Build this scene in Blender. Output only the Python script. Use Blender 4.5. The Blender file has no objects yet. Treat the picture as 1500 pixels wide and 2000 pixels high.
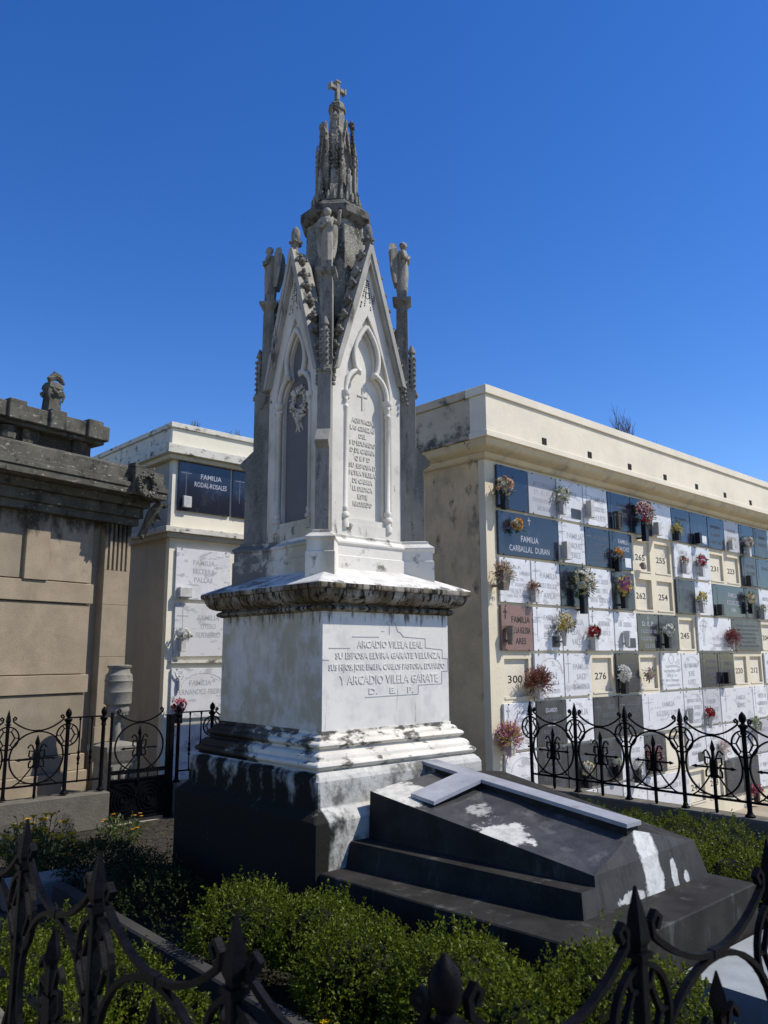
import bpy, math, random
from mathutils import Vector, Matrix, noise as mnoise
from mathutils.geometry import tessellate_polygon
random.seed(7)
PI = math.pi
R = math.radians
sc = bpy.context.scene
col = sc.collection

# ------------------------------------------------------------------ helpers
class MB:
    def __init__(s): s.v = []; s.f = []; s.mi = []; s.sm = []; s.cur = 0; s.smooth = False
    def add(s, vs, fs):
        o = len(s.v); s.v += [tuple(p) for p in vs]
        for f in fs: s.f.append([i + o for i in f]); s.mi.append(s.cur); s.sm.append(s.smooth)
        return s
    def box(s, x0, x1, y0, y1, z0, z1):
        return s.add([(x0,y0,z0),(x1,y0,z0),(x1,y1,z0),(x0,y1,z0),(x0,y0,z1),(x1,y0,z1),(x1,y1,z1),(x0,y1,z1)],
            [(0,3,2,1),(4,5,6,7),(0,1,5,4),(1,2,6,5),(2,3,7,6),(3,0,4,7)])
    def bbox(s, x0, x1, y0, y1, z0, z1, b):
        # box with bevelled vertical edges and top and bottom edges
        rings = []
        for (i, z) in ((b, z0), (0, z0+b), (0, z1-b), (b, z1)):
            X0, X1, Y0, Y1 = x0+i, x1-i, y0+i, y1-i
            rings.append([(X0+b,Y0,z),(X1-b,Y0,z),(X1,Y0+b,z),(X1,Y1-b,z),(X1-b,Y1,z),(X0+b,Y1,z),(X0,Y1-b,z),(X0,Y0+b,z)])
        return s.loft(rings)
    def loft(s, rings, cap=True, closed=True):
        n = len(rings[0]); vs = [p for r in rings for p in r]; fs = []
        for i in range(len(rings)-1):
            for j in range(n if closed else n-1):
                k = (j+1) % n
                fs.append((i*n+j, i*n+k, (i+1)*n+k, (i+1)*n+j))
        if cap:
            fs.append(tuple(range(n-1, -1, -1))); fs.append(tuple(range((len(rings)-1)*n, len(rings)*n)))
        return s.add(vs, fs)
    def lathe(s, prof, c=(0,0,0), n=16, sx=1, sy=1, ph=0, cap=True):
        return s.loft([[(c[0]+sx*r*math.cos(ph+2*PI*j/n), c[1]+sy*r*math.sin(ph+2*PI*j/n), c[2]+z) for j in range(n)] for r, z in prof], cap)
    def prism(s, poly, y0, y1, m=None, holes=()):
        # polygon in (x, z), extruded along y
        loops = [list(poly)] + [list(h) for h in holes]
        tri = tessellate_polygon([[Vector((x, z, 0)) for x, z in l] for l in loops])
        pts = [p for l in loops for p in l]; n = len(pts)
        vs = [(x, y0, z) for x, z in pts] + [(x, y1, z) for x, z in pts]
        fs = []
        for t in tri:
            a, b, c = t
            (ax, az), (bx, bz), (cx, cz) = pts[a], pts[b], pts[c]
            if (bx-ax)*(cz-az) - (bz-az)*(cx-ax) < 0: a, c = c, a
            fs.append((a, b, c)); fs.append((c+n, b+n, a+n))
        o = 0
        for li, l in enumerate(loops):
            A = sum(l[i][0]*l[(i+1) % len(l)][1] - l[(i+1) % len(l)][0]*l[i][1] for i in range(len(l)))
            for i in range(len(l)):
                a, b = o+i, o+(i+1) % len(l)
                f = (a, a+n, b+n, b)
                if (A < 0) != (li > 0): f = f[::-1]
                fs.append(f)
            o += len(l)
        if m: vs = [tuple(m @ Vector(p)) for p in vs]
        return s.add(vs, fs)
    def tube(s, pts, r, n=6, caps=True):
        pts = [Vector(p) for p in pts]; rings = []; up = None
        for i, p in enumerate(pts):
            d = (pts[min(i+1, len(pts)-1)] - pts[max(i-1, 0)])
            if d.length < 1e-9: d = Vector((0, 0, 1))
            d.normalize()
            if up is None:
                up = Vector((0, 1, 0)) if abs(d.y) < .9 else Vector((1, 0, 0))
            a = up - d*up.dot(d)
            if a.length < 1e-6: a = Vector((1, 0, 0)) - d*d.x
            a.normalize(); b = d.cross(a); up = a
            rr = r[i] if isinstance(r, (list, tuple)) else r
            rings.append([tuple(p + (a*math.cos(2*PI*j/n) + b*math.sin(2*PI*j/n))*rr) for j in range(n)])
        return s.loft(rings, caps)
    def strip(s, pts, w, t, nrm=(0, 1, 0)):
        # flat bar along pts, thickness t in the plane, width w along nrm
        pts = [Vector(p) for p in pts]; nn = Vector(nrm); rings = []
        for i, p in enumerate(pts):
            d = (pts[min(i+1, len(pts)-1)] - pts[max(i-1, 0)]).normalized()
            a = d.cross(nn).normalized()
            rings.append([tuple(p+a*t/2+nn*w/2), tuple(p-a*t/2+nn*w/2), tuple(p-a*t/2-nn*w/2), tuple(p+a*t/2-nn*w/2)])
        return s.loft(rings)
    def ball(s, c, r, n=8, sx=1, sy=1, sz=1):
        m = max(3, n//2)
        prof = [(max(.02, math.sin(PI*i/m))*r, -math.cos(PI*i/m)*r*sz) for i in range(m+1)]
        return s.lathe(prof, c, n, sx, sy)
    def xf(s, M, start=0):
        for i in range(start, len(s.v)): s.v[i] = tuple(M @ Vector(s.v[i]))
        return s
    def mesh(s, name, mats):
        me = bpy.data.meshes.new(name); me.from_pydata(s.v, [], s.f)
        for m in (mats if isinstance(mats, (list, tuple)) else [mats]): me.materials.append(m)
        me.polygons.foreach_set('material_index', s.mi)
        me.polygons.foreach_set('use_smooth', s.sm)
        me.update(); return me
    def obj(s, name, mats, parent=None, smooth=None, **kw):
        if smooth: s.sm = [True]*len(s.f)
        me = s.mesh(name, mats)
        if smooth and smooth is not True:
            try: me.set_sharp_from_angle(angle=R(smooth))
            except Exception: pass
        o = bpy.data.objects.new(name, me); col.objects.link(o)
        if parent: o.parent = parent
        for k, v in kw.items(): o[k] = v
        return o

def tag(o, label=None, cat=None, group=None, kind=None):
    if label: o['label'] = label
    if cat: o['category'] = cat
    if group: o['group'] = group
    if kind: o['kind'] = kind
    return o
def empty(name, loc=(0,0,0), rz=0, label=None, cat=None, group=None):
    o = bpy.data.objects.new(name, None); col.objects.link(o)
    o.location = loc; o.rotation_euler = (0, 0, rz); o.empty_display_size = .1
    return tag(o, label, cat, group)
def copy_tree(o, parent=None):
    c = o.copy(); col.objects.link(c)
    if parent: c.parent = parent
    for ch in [x for x in bpy.data.objects if x.parent == o]: copy_tree(ch, c)
    return c

_tc = {}
def text_mesh(s, size, ext=.004, off=0.0):
    key = (s, size, ext, off)
    if key in _tc: return _tc[key]
    cu = bpy.data.curves.new('lettering', 'FONT'); cu.body = s; cu.size = size; cu.extrude = ext; cu.offset = off
    cu.align_x = 'CENTER'; cu.resolution_u = 2
    o = bpy.data.objects.new('lettering', cu); col.objects.link(o)
    dg = bpy.context.evaluated_depsgraph_get(); dg.update()
    me = bpy.data.meshes.new_from_object(o.evaluated_get(dg))
    v = [tuple(x.co) for x in me.vertices]; f = [list(p.vertices) for p in me.polygons]
    bpy.data.objects.remove(o); bpy.data.curves.remove(cu); bpy.data.meshes.remove(me)
    w = (max(p[0] for p in v) - min(p[0] for p in v)) if v else 0
    _tc[key] = (v, f, w); return _tc[key]
def put_text(mb, s, x, z, y, size, width=None, ext=.004, off=0.0):
    # on a wall facing -y, centred on x, baseline z, letter face about y
    v, f, w = text_mesh(s, size, ext, off)
    k = (width/w) if (width and w) else .8
    mb.add([(x + p[0]*k, y - p[2], z + p[1]) for p in v], f)

# ------------------------------------------------------------------ materials
def N(nt, t, **kw):
    n = nt.nodes.new(t)
    for k, v in kw.items():
        if k in ('operation', 'blend_type', 'data_type', 'noise_dimensions', 'feature', 'distance', 'interpolation_type', 'clamp'): setattr(n, k, v)
        else: n.inputs[k].default_value = v
    return n
def math_(nt, op, a, b=None, clamp=False):
    n = nt.nodes.new('ShaderNodeMath'); n.operation = op; n.use_clamp = clamp
    for i, x in enumerate((a, b)):
        if x is None: continue
        if isinstance(x, (int, float)): n.inputs[i].default_value = x
        else: nt.links.new(x, n.inputs[i])
    return n.outputs[0]
def ramp(nt, val, a, b, o0=0., o1=1.):
    n = nt.nodes.new('ShaderNodeMapRange'); n.interpolation_type = 'SMOOTHSTEP'
    n.inputs[1].default_value = a; n.inputs[2].default_value = b; n.inputs[3].default_value = o0; n.inputs[4].default_value = o1
    if a > b:
        n.inputs[1].default_value = b; n.inputs[2].default_value = a; n.inputs[3].default_value = o1; n.inputs[4].default_value = o0
    nt.links.new(val, n.inputs[0]); return n.outputs[0]
def noise(nt, vec, scale, detail=4, rough=.55, stretch=None):
    if stretch:
        m = nt.nodes.new('ShaderNodeMapping'); m.inputs['Scale'].default_value = stretch
        nt.links.new(vec, m.inputs[0]); vec = m.outputs[0]
    n = nt.nodes.new('ShaderNodeTexNoise'); n.inputs['Scale'].default_value = scale
    n.inputs['Detail'].default_value = detail; n.inputs['Roughness'].default_value = rough
    nt.links.new(vec, n.inputs['Vector']); return n.outputs['Fac']
def mixc(nt, fac, a, b):
    n = nt.nodes.new('ShaderNodeMix'); n.data_type = 'RGBA'
    nt.links.new(fac, n.inputs[0])
    for i, x in ((6, a), (7, b)):
        if isinstance(x, tuple): n.inputs[i].default_value = (*x, 1)
        else: nt.links.new(x, n.inputs[i])
    return n.outputs[2]
def mat(name, base, var=.12, vs=3., stains=(), spots=(), blobs=(), rough=.75, bump=.15, bs=40., metal=0., spec=.22, objrand=0.):
    """stains: (colour, scale, lo, hi, stretch, [(axis,a,b,amount)...]);  spots: (colour, scale, lo, hi)
       blobs: (colour, centre, radii, edge noise scale, noise amount)"""
    m = bpy.data.materials.new(name); m.use_nodes = True; nt = m.node_tree
    bs_ = nt.nodes['Principled BSDF']
    tc = nt.nodes.new('ShaderNodeTexCoord'); vec = tc.outputs['Object']
    sep = nt.nodes.new('ShaderNodeSeparateXYZ'); nt.links.new(vec, sep.inputs[0])
    if objrand:      # every copy gets its own veining
        oi = nt.nodes.new('ShaderNodeObjectInfo'); va = nt.nodes.new('ShaderNodeVectorMath'); va.operation = 'MULTIPLY_ADD'
        nt.links.new(oi.outputs['Random'], va.inputs[0]); va.inputs[1].default_value = (37., 11., 53.); nt.links.new(vec, va.inputs[2]); vec = va.outputs[0]
    n1 = noise(nt, vec, vs, 6, .6)
    dark = tuple(c*(1-var*1.6) for c in base); lite = tuple(min(1, c*(1+var)) for c in base)
    c = mixc(nt, ramp(nt, n1, .3, .7), dark, lite)
    if objrand:
        oi = nt.nodes.new('ShaderNodeObjectInfo')
        c = mixc(nt, ramp(nt, oi.outputs['Random'], 0, 1), c, tuple(x*(1-objrand) for x in base))
    for s in stains:
        sc_, scale, lo, hi, st, bias = s
        v = noise(nt, vec, scale, 7, .65, st)
        for ax, a, b, amt in bias:
            v = math_(nt, 'ADD', v, ramp(nt, sep.outputs['XYZ'.index(ax)], a, b, 0, amt))
        c = mixc(nt, ramp(nt, v, lo, hi), c, sc_)
    for sp in spots:
        sc_, scale, lo, hi = sp
        v = noise(nt, vec, scale, 3, .6)
        c = mixc(nt, ramp(nt, v, lo, hi), c, sc_)
    for sc_, cen, rad, ns, na in blobs:
        mp = nt.nodes.new('ShaderNodeVectorMath'); mp.operation = 'SUBTRACT'; nt.links.new(vec, mp.inputs[0]); mp.inputs[1].default_value = cen
        m2 = nt.nodes.new('ShaderNodeVectorMath'); m2.operation = 'DIVIDE'; nt.links.new(mp.outputs[0], m2.inputs[0]); m2.inputs[1].default_value = rad
        ln = nt.nodes.new('ShaderNodeVectorMath'); ln.operation = 'LENGTH'; nt.links.new(m2.outputs[0], ln.inputs[0])
        nn = noise(nt, vec, ns, 5, .7)
        v = math_(nt, 'ADD', ln.outputs['Value'], math_(nt, 'MULTIPLY', math_(nt, 'SUBTRACT', nn, .5), na))
        vv = noise(nt, vec, 14, 5, .7); c = mixc(nt, ramp(nt, v, 1.16, .88), c, mixc(nt, ramp(nt, vv, .35, .75), sc_, tuple(x*.62 for x in sc_)))
    nt.links.new(c, bs_.inputs['Base Color'])
    bs_.inputs['Roughness'].default_value = rough; bs_.inputs['Metallic'].default_value = metal
    try: bs_.inputs['Specular IOR Level'].default_value = spec
    except Exception: pass
    if bump:
        b = nt.nodes.new('ShaderNodeBump'); b.inputs['Strength'].default_value = bump; b.inputs['Distance'].default_value = .02
        nt.links.new(noise(nt, vec, bs, 5, .65), b.inputs['Height']); nt.links.new(b.outputs[0], bs_.inputs['Normal'])
    return m
BLK = (.012, .0115, .010)
GRM = (.12, .11, .095)
M = {}
MARB = (.67, .64, .575)
M['dado'] = mat('clean_marble', MARB, .05, 2.2, stains=[((.40,.365,.265), 2.5, .72, 1.0, (1,1,.5), [('X',-.700,-.708,.42)]), ((.38,.36,.31), 1.6, .55, .85, (1,1,.5), ()), (GRM, 9, .62, .74, (2.2,2.2,.25), [('Z',1.80,1.95,.16)])], spots=[((.5,.47,.4), 30, .66, .8), ((.55,.53,.49), 6, .45, .7)], rough=.5, bump=.06)  # left-face grime tint also offsets the blue of its shade
M['base_mould'] = mat('stained_marble', (.64,.60,.51), .08, 3, stains=[((.09,.085,.07), 5, .56, .66, (1,1,2.2), [('Y',-.2,.35,.2), ('Z',.86,.92,.08)]), (BLK, 4, .62, .86, (1,1,1.6), [('Y',-.2,.25,.36)])], rough=.65, bump=.2)
M['plinth'] = mat('crusted_marble', (.5,.49,.44), .1, 3, stains=[((.15,.145,.125), 3.2, .53, .66, (1,1,.8), [('X',-.8,-.2,.06)]), ((.022,.021,.018), 4.5, .50, .76, (1.2,1.2,.8), [('X',-.84,-.875,.30), ('Z',.50,.42,.10),('Z',.55,.70,-.07)])], rough=.85, spec=.03, bump=.3)
M['cornice'] = mat('black_crusted_cornice', (.33,.30,.25), .15, 4, stains=[((.12,.09,.05), 3.5, .38, .60, (1,1,1), ()), (BLK, 7, .47, .60, (3,3,.35), ())], rough=.85, bump=.35)
M['cornice_top'] = mat('lichen_streaked_top', (.64,.62,.56), .08, 4, stains=[((.16,.155,.14), 10, .52, .60, (1,.35,1), [('Y',-.93,-.72,-.14), ('Y',-.7,.3,.2), ('X',.0,.9,.06)]), ((.45,.43,.38), 5, .45, .7, (1,1,1), ())], rough=.85, bump=.3)
M['upper'] = mat('weathered_marble', (.36,.345,.30), .1, 2.5, stains=[((.25,.24,.21), 3, .47, .7, (1,1,.4), ()), ((.08,.078,.066), 6, .54, .66, (2,2,.35), ())], spots=[((.27,.265,.24), 60, .56, .7)], rough=.75, bump=.2)
M['face'] = mat('carved_white_marble', (.60,.57,.495), .07, 2.5, stains=[((.40,.365,.265), 2.5, .72, 1.0, (1,1,.5), [('X',-.435,-.46,.34)]), ((.34,.32,.27), 5, .57, .74, (1,1,.5), ()), ((.14,.13,.11), 9, .63, .74, (1.5,1.5,.4), [('Z',4.5,5.1,.10),('Z',2.85,2.66,.08)])], spots=[((.4,.3,.2), 18, .74, .82)], rough=.6, bump=.1)  # left arcade's grime tint also counters its bluish shade
M['ped'] = mat('pedestal_marble', (.64,.61,.54), .05, 2.5, stains=[((.40,.365,.265), 2.5, .72, 1.0, (1,1,.5), [('X',-.50,-.54,.36)]), ((.16,.15,.13), 6, .56, .7, (1,1,1), [('Y',-.1,.6,.22), ('Z',2.5,2.62,.04)])], rough=.65, bump=.15)  # left-side grime tint also warms the blue shade there
M['butt'] = mat('lichened_buttress', (.245,.235,.20), .12, 3, stains=[((.13,.126,.108), 2.6, .46, .62, (1.4,1.4,.5), ()), ((.09,.085,.075), 7, .55, .68, (2,2,.4), [('Z',3.9,4.3,.06)])], spots=[((.20,.195,.175), 70, .5, .66), ((.12,.115,.1), 28, .64, .74)], rough=.85, bump=.3)
M['spire'] = mat('lichened_spire', (.24,.228,.19), .2, 4, stains=[((.06,.057,.045), 5, .50, .60, (1.2,1.2,.5), ())], spots=[((.42,.40,.34), 45, .56, .68), ((.10,.1,.085), 60, .56, .66)], rough=.9, bump=.5, bs=55)
M['crown'] = mat('blackened_gable_roof', (.14,.135,.115), .15, 4, spots=[((.04,.04,.034), 14, .45, .6)], rough=.9, bump=.4)
M['angel'] = mat('angel_marble', (.26,.245,.205), .12, 6, stains=[((.11,.105,.09), 9, .50, .68, (1.4,1.4,.6), ())], rough=.8, bump=.3)
M['panel_grey'] = mat('dull_grey_panel', (.135,.13,.128), .04, 4, rough=.6, bump=.05)
M['hole'] = mat('pierced_hole_dark', (.03,.03,.028), .05, 4, rough=.9, bump=0)
M['granite'] = mat('dark_tomb_stone', (.052,.050,.048), .25, 7, stains=[((.028,.028,.027), 3, .45, .7, (1,1,1), ())], spots=[((.13,.13,.125), 90, .62, .72), ((.11,.108,.10), 6, .52, .72)],
    blobs=[((.58,.565,.50), (-.32,.02,.80), (.15,.18,.30), 7, 2.6), ((.40,.39,.35), (-.2,.4,.85), (.12,.1,.2), 9, 3.0), ((.60,.58,.51), (-.42,.95,.98), (.23,.22,.3), 6, 1.8)], rough=.42, bump=.12, bs=120, spec=.45)
M['granite_front'] = mat('limewashed_front_stone', (.045,.045,.043), .15, 5, stains=[((.03,.03,.028), 6, .5, .66, (3,3,.3), ())],
    blobs=[((.60,.60,.57), (.27,-.66,.72), (.10,.3,.36), 10, 1.4), ((.52,.52,.49), (.0,-.7,.57), (.15,.3,.035), 16, 2.6), ((.55,.55,.53), (.52,-.7,.62), (.035,.3,.11), 16, 1.8), ((.55,.55,.53), (.66,-.7,.58), (.03,.3,.04), 16, 1.6)], rough=.6, bump=.15)
M['granite_plain'] = mat('plain_dark_stone', (.030,.028,.025), .2, 4, stains=[((.085,.085,.08), 4, .55, .75, (2,2,.5), ())], spots=[((.15,.15,.15), 120, .68, .74), ((.5,.5,.48), 9, .79, .80)], rough=.6, spec=.06, bump=.1, bs=120)
M['cross'] = mat('polished_grey_cross', (.29,.30,.33), .1, 6, stains=[((.12,.12,.12), 7, .60, .72, (1,1,1), ())], rough=.32, bump=.05, spec=.6)
M['iron'] = mat('painted_iron', (.004,.0042,.006), .3, 20, spots=[((.05,.03,.02), 60, .70, .8)], rough=.45, bump=.2, bs=90, metal=.0, spec=.05)
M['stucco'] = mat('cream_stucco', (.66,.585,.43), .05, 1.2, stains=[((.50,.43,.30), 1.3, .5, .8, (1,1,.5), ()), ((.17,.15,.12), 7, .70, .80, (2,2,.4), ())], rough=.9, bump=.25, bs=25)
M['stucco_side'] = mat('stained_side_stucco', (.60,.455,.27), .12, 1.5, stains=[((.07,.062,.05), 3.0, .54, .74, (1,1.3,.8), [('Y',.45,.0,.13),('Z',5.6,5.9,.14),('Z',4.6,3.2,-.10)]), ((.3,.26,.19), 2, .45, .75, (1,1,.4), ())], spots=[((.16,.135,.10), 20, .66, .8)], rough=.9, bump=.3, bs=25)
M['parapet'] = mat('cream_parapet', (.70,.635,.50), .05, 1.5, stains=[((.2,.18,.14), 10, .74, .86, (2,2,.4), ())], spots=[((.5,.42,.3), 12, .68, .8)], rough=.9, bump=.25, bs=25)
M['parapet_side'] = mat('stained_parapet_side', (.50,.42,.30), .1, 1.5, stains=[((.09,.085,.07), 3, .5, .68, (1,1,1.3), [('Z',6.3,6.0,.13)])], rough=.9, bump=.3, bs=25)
M['cornice_stucco'] = mat('yellowed_cornice_plaster', (.58,.50,.33), .06, 2, stains=[((.33,.30,.24), 3, .5, .75, (1,1,1), ()), ((.08,.075,.06), 6, .7, .78, (1,1,1), [('X',1.,.0,.08)])], rough=.9, bump=.15)
M['seal'] = mat('sealed_niche_plaster', (.66,.60,.47), .05, 3, stains=[((.45,.39,.28), 5, .62, .8, (1,1,1), ())], rough=.9, bump=.3, bs=30)
M['digit'] = mat('black_stencil_paint', (.06,.055,.05), .2, 30, rough=.8, bump=0)
def plq(name, c, rough, spec=.5, **kw): return mat(name, c, .07, 6, rough=rough, bump=.02, spec=spec, objrand=.12, **kw)
M['W'] = plq('white_marble_plaque', (.66,.66,.665), .35, stains=[((.5,.49,.45), 2.5, .5, .8, (1,1,1), ()), ((.42,.42,.43), 3.5, .56, .60, (1,1,2.5), ()), ((.30,.27,.2), 6, .68, .8, (2,2,.4), ())])
M['G'] = plq('grey_marble_plaque', (.44,.44,.45), .4, stains=[((.3,.3,.3), 4, .55, .8, (1,1,1), ())])
M['K'] = plq('black_granite_plaque', (.016,.019,.031), .16, .7, stains=[((.06,.065,.08), 2.2, .55, .75, (1,1,1), ()), ((.12,.115,.10), 6, .66, .8, (2,2,.4), ())])
M['D'] = plq('charcoal_granite_plaque', (.035,.038,.042), .3, stains=[((.10,.10,.10), 3, .5, .75, (1,1,.6), ())])
M['P'] = plq('red_granite_plaque', (.24,.135,.11), .35, spots=[((.10,.06,.05), 80, .55, .62)])
M['engr_d'] = mat('engraved_shadow_letter', (.40,.40,.41), .05, 5, rough=.8, bump=0)
M['engr_k'] = mat('inked_letter', (.05,.045,.045), .05, 5, rough=.8, bump=0)
M['engr_w'] = mat('silvered_letter', (.40,.41,.46), .08, 5, rough=.5, bump=0)
M['engr_f'] = mat('faded_silver_letter', (.17,.18,.21), .08, 5, rough=.5, bump=0)
M['stud'] = mat('bronze_stud', (.10,.085,.06), .2, 9, rough=.5, bump=0, metal=.6)
M['vase_w'] = mat('white_marble_vase', (.50,.49,.46), .1, 9, rough=.5, bump=.05)
M['vase_k'] = mat('black_granite_vase', (.015,.015,.02), .1, 9, rough=.3, bump=0)
M['vase_b'] = mat('brown_bronze_vase', (.19,.155,.125), .15, 9, rough=.6, bump=.1)
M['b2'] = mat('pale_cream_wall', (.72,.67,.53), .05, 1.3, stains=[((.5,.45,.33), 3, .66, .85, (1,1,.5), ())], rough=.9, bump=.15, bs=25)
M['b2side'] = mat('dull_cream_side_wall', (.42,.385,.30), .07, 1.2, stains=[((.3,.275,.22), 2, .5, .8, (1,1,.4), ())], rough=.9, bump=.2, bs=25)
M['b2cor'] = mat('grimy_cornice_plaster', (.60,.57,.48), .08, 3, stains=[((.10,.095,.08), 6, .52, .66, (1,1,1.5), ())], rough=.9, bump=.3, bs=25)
M['sand'] = mat('brown_sandstone', (.30,.245,.17), .09, 2.5, stains=[((.045,.04,.03), 4, .62, .85, (1,1,.5), [('Z',3.5,4.3,.45)]), ((.19,.155,.108), 2.2, .5, .8, (1,1,.5), ())], spots=[((.215,.178,.125), 60, .55, .7)], rough=.92, bump=.3, bs=60)  # black staining towards the top also paints a deeper cornice shadow
M['sand_b'] = mat('greyer_sandstone', (.255,.215,.155), .12, 1.8, stains=[((.045,.04,.03), 4, .62, .85, (1,1,.5), [('Z',3.5,4.3,.45)]), ((.19,.155,.108), 2.2, .5, .8, (1,1,.5), ())], spots=[((.215,.178,.125), 60, .55, .7)], rough=.92, bump=.3, bs=60)  # same top darkening: stains plus painted shadow below the cornice
M['sand_c'] = mat('paler_sandstone', (.32,.265,.19), .1, 3.2, stains=[((.045,.04,.03), 4, .62, .85, (1,1,.5), [('Z',3.5,4.3,.45)]), ((.19,.155,.108), 2.2, .5, .8, (1,1,.5), ())], spots=[((.215,.178,.125), 60, .55, .7)], rough=.92, bump=.3, bs=60)  # top darkening again mixes stains with painted cornice shadow
M['sand_dk'] = mat('blackened_sandstone', (.10,.095,.075), .2, 4, stains=[((.40,.37,.31), 7, .60, .70, (1,1,3), ()), ((.035,.033,.027), 5, .50, .66, (1,1,.8), ())], spots=[((.30,.29,.24), 26, .64, .72)], rough=.95, bump=.5, bs=50)
M['urn'] = mat('weathered_urn_stone', (.22,.205,.17), .12, 6, stains=[((.13,.125,.11), 7, .55, .7, (1,1,1), ())], rough=.85, bump=.3)
M['kerb_d'] = mat('dark_edging_stone', (.045,.042,.037), .15, 3, rough=.9, bump=.3)
M['wreath'] = mat('pale_carved_wreath', (.52,.49,.42), .12, 8, stains=[((.16,.15,.10), 12, .52, .66, (1,1,1), ())], rough=.8, bump=.3)
M['kerb'] = mat('mossy_kerb_stone', (.15,.135,.105), .15, 3, stains=[((.06,.055,.045), 3, .5, .66, (1,1,1), ())], rough=.95, bump=.4, bs=40)
M['soil'] = mat('bed_soil', (.035,.03,.022), .3, 8, rough=1, bump=.8, bs=25, spots=[((.15,.125,.09), 30, .6, .7)])
M['earth'] = mat('gravel_ground', (.36,.31,.23), .12, 2, rough=1, bump=.6, bs=60, spots=[((.30,.26,.19), 70, .5, .65)])
M['paving'] = mat('pale_paving', (.30,.325,.32), .12, 3, rough=.45, bump=.1, stains=[((.2,.21,.2), 6, .62, .72, (1,1,1), ())])
M['stonepc'] = mat('pale_kerb_piece', (.26,.235,.19), .12, 5, rough=.9, bump=.4, stains=[((.13,.12,.08), 6, .55, .7, (1,1,1), ())])
M['twig'] = mat('reddish_twigs', (.10,.07,.08), .2, 9, rough=.9, bump=0)
M['drain'] = mat('drain_dark', (.02,.018,.015), .2, 9, rough=.9, bump=0)
def leafmat(name, c, c2, rough=.38, trans=.25):
    m = bpy.data.materials.new(name); m.use_nodes = True; nt = m.node_tree; b = nt.nodes['Principled BSDF']
    g = nt.nodes.new('ShaderNodeNewGeometry'); tcn = nt.nodes.new('ShaderNodeTexCoord')
    n = noise(nt, tcn.outputs['Object'], 3.2, 3, .6)
    v = math_(nt, 'ADD', math_(nt, 'MULTIPLY', g.outputs['Random Per Island'], .6), math_(nt, 'MULTIPLY', n, .5))
    nt.links.new(mixc(nt, ramp(nt, v, .2, .85), c, c2), b.inputs['Base Color'])
    b.inputs['Roughness'].default_value = rough; b.inputs['Specular IOR Level'].default_value = .14
    if trans:
        t = nt.nodes.new('ShaderNodeBsdfTranslucent'); t.inputs[0].default_value = (*[min(1, x*1.3) for x in c2], 1)
        ms = nt.nodes.new('ShaderNodeMixShader'); ms.inputs[0].default_value = trans
        nt.links.new(b.outputs[0], ms.inputs[1]); nt.links.new(t.outputs[0], ms.inputs[2])
        nt.links.new(ms.outputs[0], nt.nodes['Material Output'].inputs[0])
    return m
M['box'] = leafmat('boxwood_leaf', (.022,.040,.004), (.125,.15,.012), .4, .28)
M['boxd'] = mat('hedge_core_shade', (.008,.012,.003), .3, 20, rough=1, bump=0)  # near-black colour stands for the shade inside a hedge
M['boxs'] = leafmat('shade_darkened_leaf', (.008,.014,.004), (.03,.042,.010), .6, .1)  # leaf colour darkened to paint the shade beside the monument
M['grass'] = leafmat('strap_leaf', (.045,.07,.02), (.12,.15,.05))
M['leaf'] = leafmat('bouquet_leaf', (.035,.06,.025), (.09,.13,.05))
_fm = {}
def flow(c):
    if c not in _fm:
        _fm[c] = leafmat('petal', tuple(x*.6 for x in c), c, .6, .2)
    return _fm[c]

# ------------------------------------------------------------------ frames
YU = R(41.45)
u = Vector((math.cos(YU), math.sin(YU), 0)); v = Vector((-math.sin(YU), math.cos(YU), 0))
def W(a, b, c=0): return u*a + v*b + Vector((0, 0, c))

# ------------------------------------------------------------------ ground
def ground():
    import bisect
    mb = MB()
    ys = [-400,-60,-20,0,3,6,8.05,8.3,8.6,9,12,20,60,400]
    hs = lambda a: -.45 if a < 8.28 else -1.35
    vs = []; fs = []
    vv = [-400,-40,-10,0,5,10,20,60,400]
    for a in ys:
        for b in vv: vs.append(tuple(W(a, b, hs(a))))
    n = len(vv)
    for i in range(len(ys)-1):
        for j in range(n-1): fs.append((i*n+j, (i+1)*n+j, (i+1)*n+j+1, i*n+j+1))
    mb.add(vs, fs); mb.obj('ground', M['earth'], kind='structure')
    b = MB(); p = [W(1.1,1.3,-.446), W(7.98,1.3,-.446), W(7.98,9.9,-.446), W(1.1,9.9,-.446)]
    b.add(p, [(0,1,2,3)]); b.obj('garden_bed', M['soil'], kind='structure')
    b = MB(); b.box(4.45,6.0,1.75,2.54,-.445,-.17); o = b.obj('paving', M['paving'], kind='structure'); o.rotation_euler.z = YU
ground()

# ------------------------------------------------------------------ monument
CEN = W(4.5, 5.8, 0)
mon = empty('funerary_monument', CEN, YU, 'tall white marble neo-Gothic grave monument with pinnacles, angels and a cross on its spire', 'monument')
SY = 1.08
def sq(mb, prof, sy=SY, b=.008):
    rings = []
    for a, z in prof:
        x, y = a, a*sy
        rings.append([(-x+b,-y,z),(x-b,-y,z),(x,-y+b,z),(x,y-b,z),(x-b,y,z),(-x+b,y,z),(-x,y-b,z),(-x,-y+b,z)])
    mb.loft(rings)
    return mb
def arc(p0, p1, bulge, n=5):
    # points from p0 to p1 bulging sideways (2D profile)
    out = []
    dx, dz = p1[0]-p0[0], p1[1]-p0[1]
    for i in range(n+1):
        t = i/n; k = 4*t*(1-t)*bulge
        out.append((p0[0]+dx*t - dz*k, p0[1]+dz*t + dx*k))
    return out
mb = MB(); sq(mb, [(.98,-.45),(.98,.42),(.975,.43),(.903,.50),(.898,.51),(.898,.69),(.885,.72),(.855,.748)], b=.012)
mb.obj('plinth', M['plinth'], mon)
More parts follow.
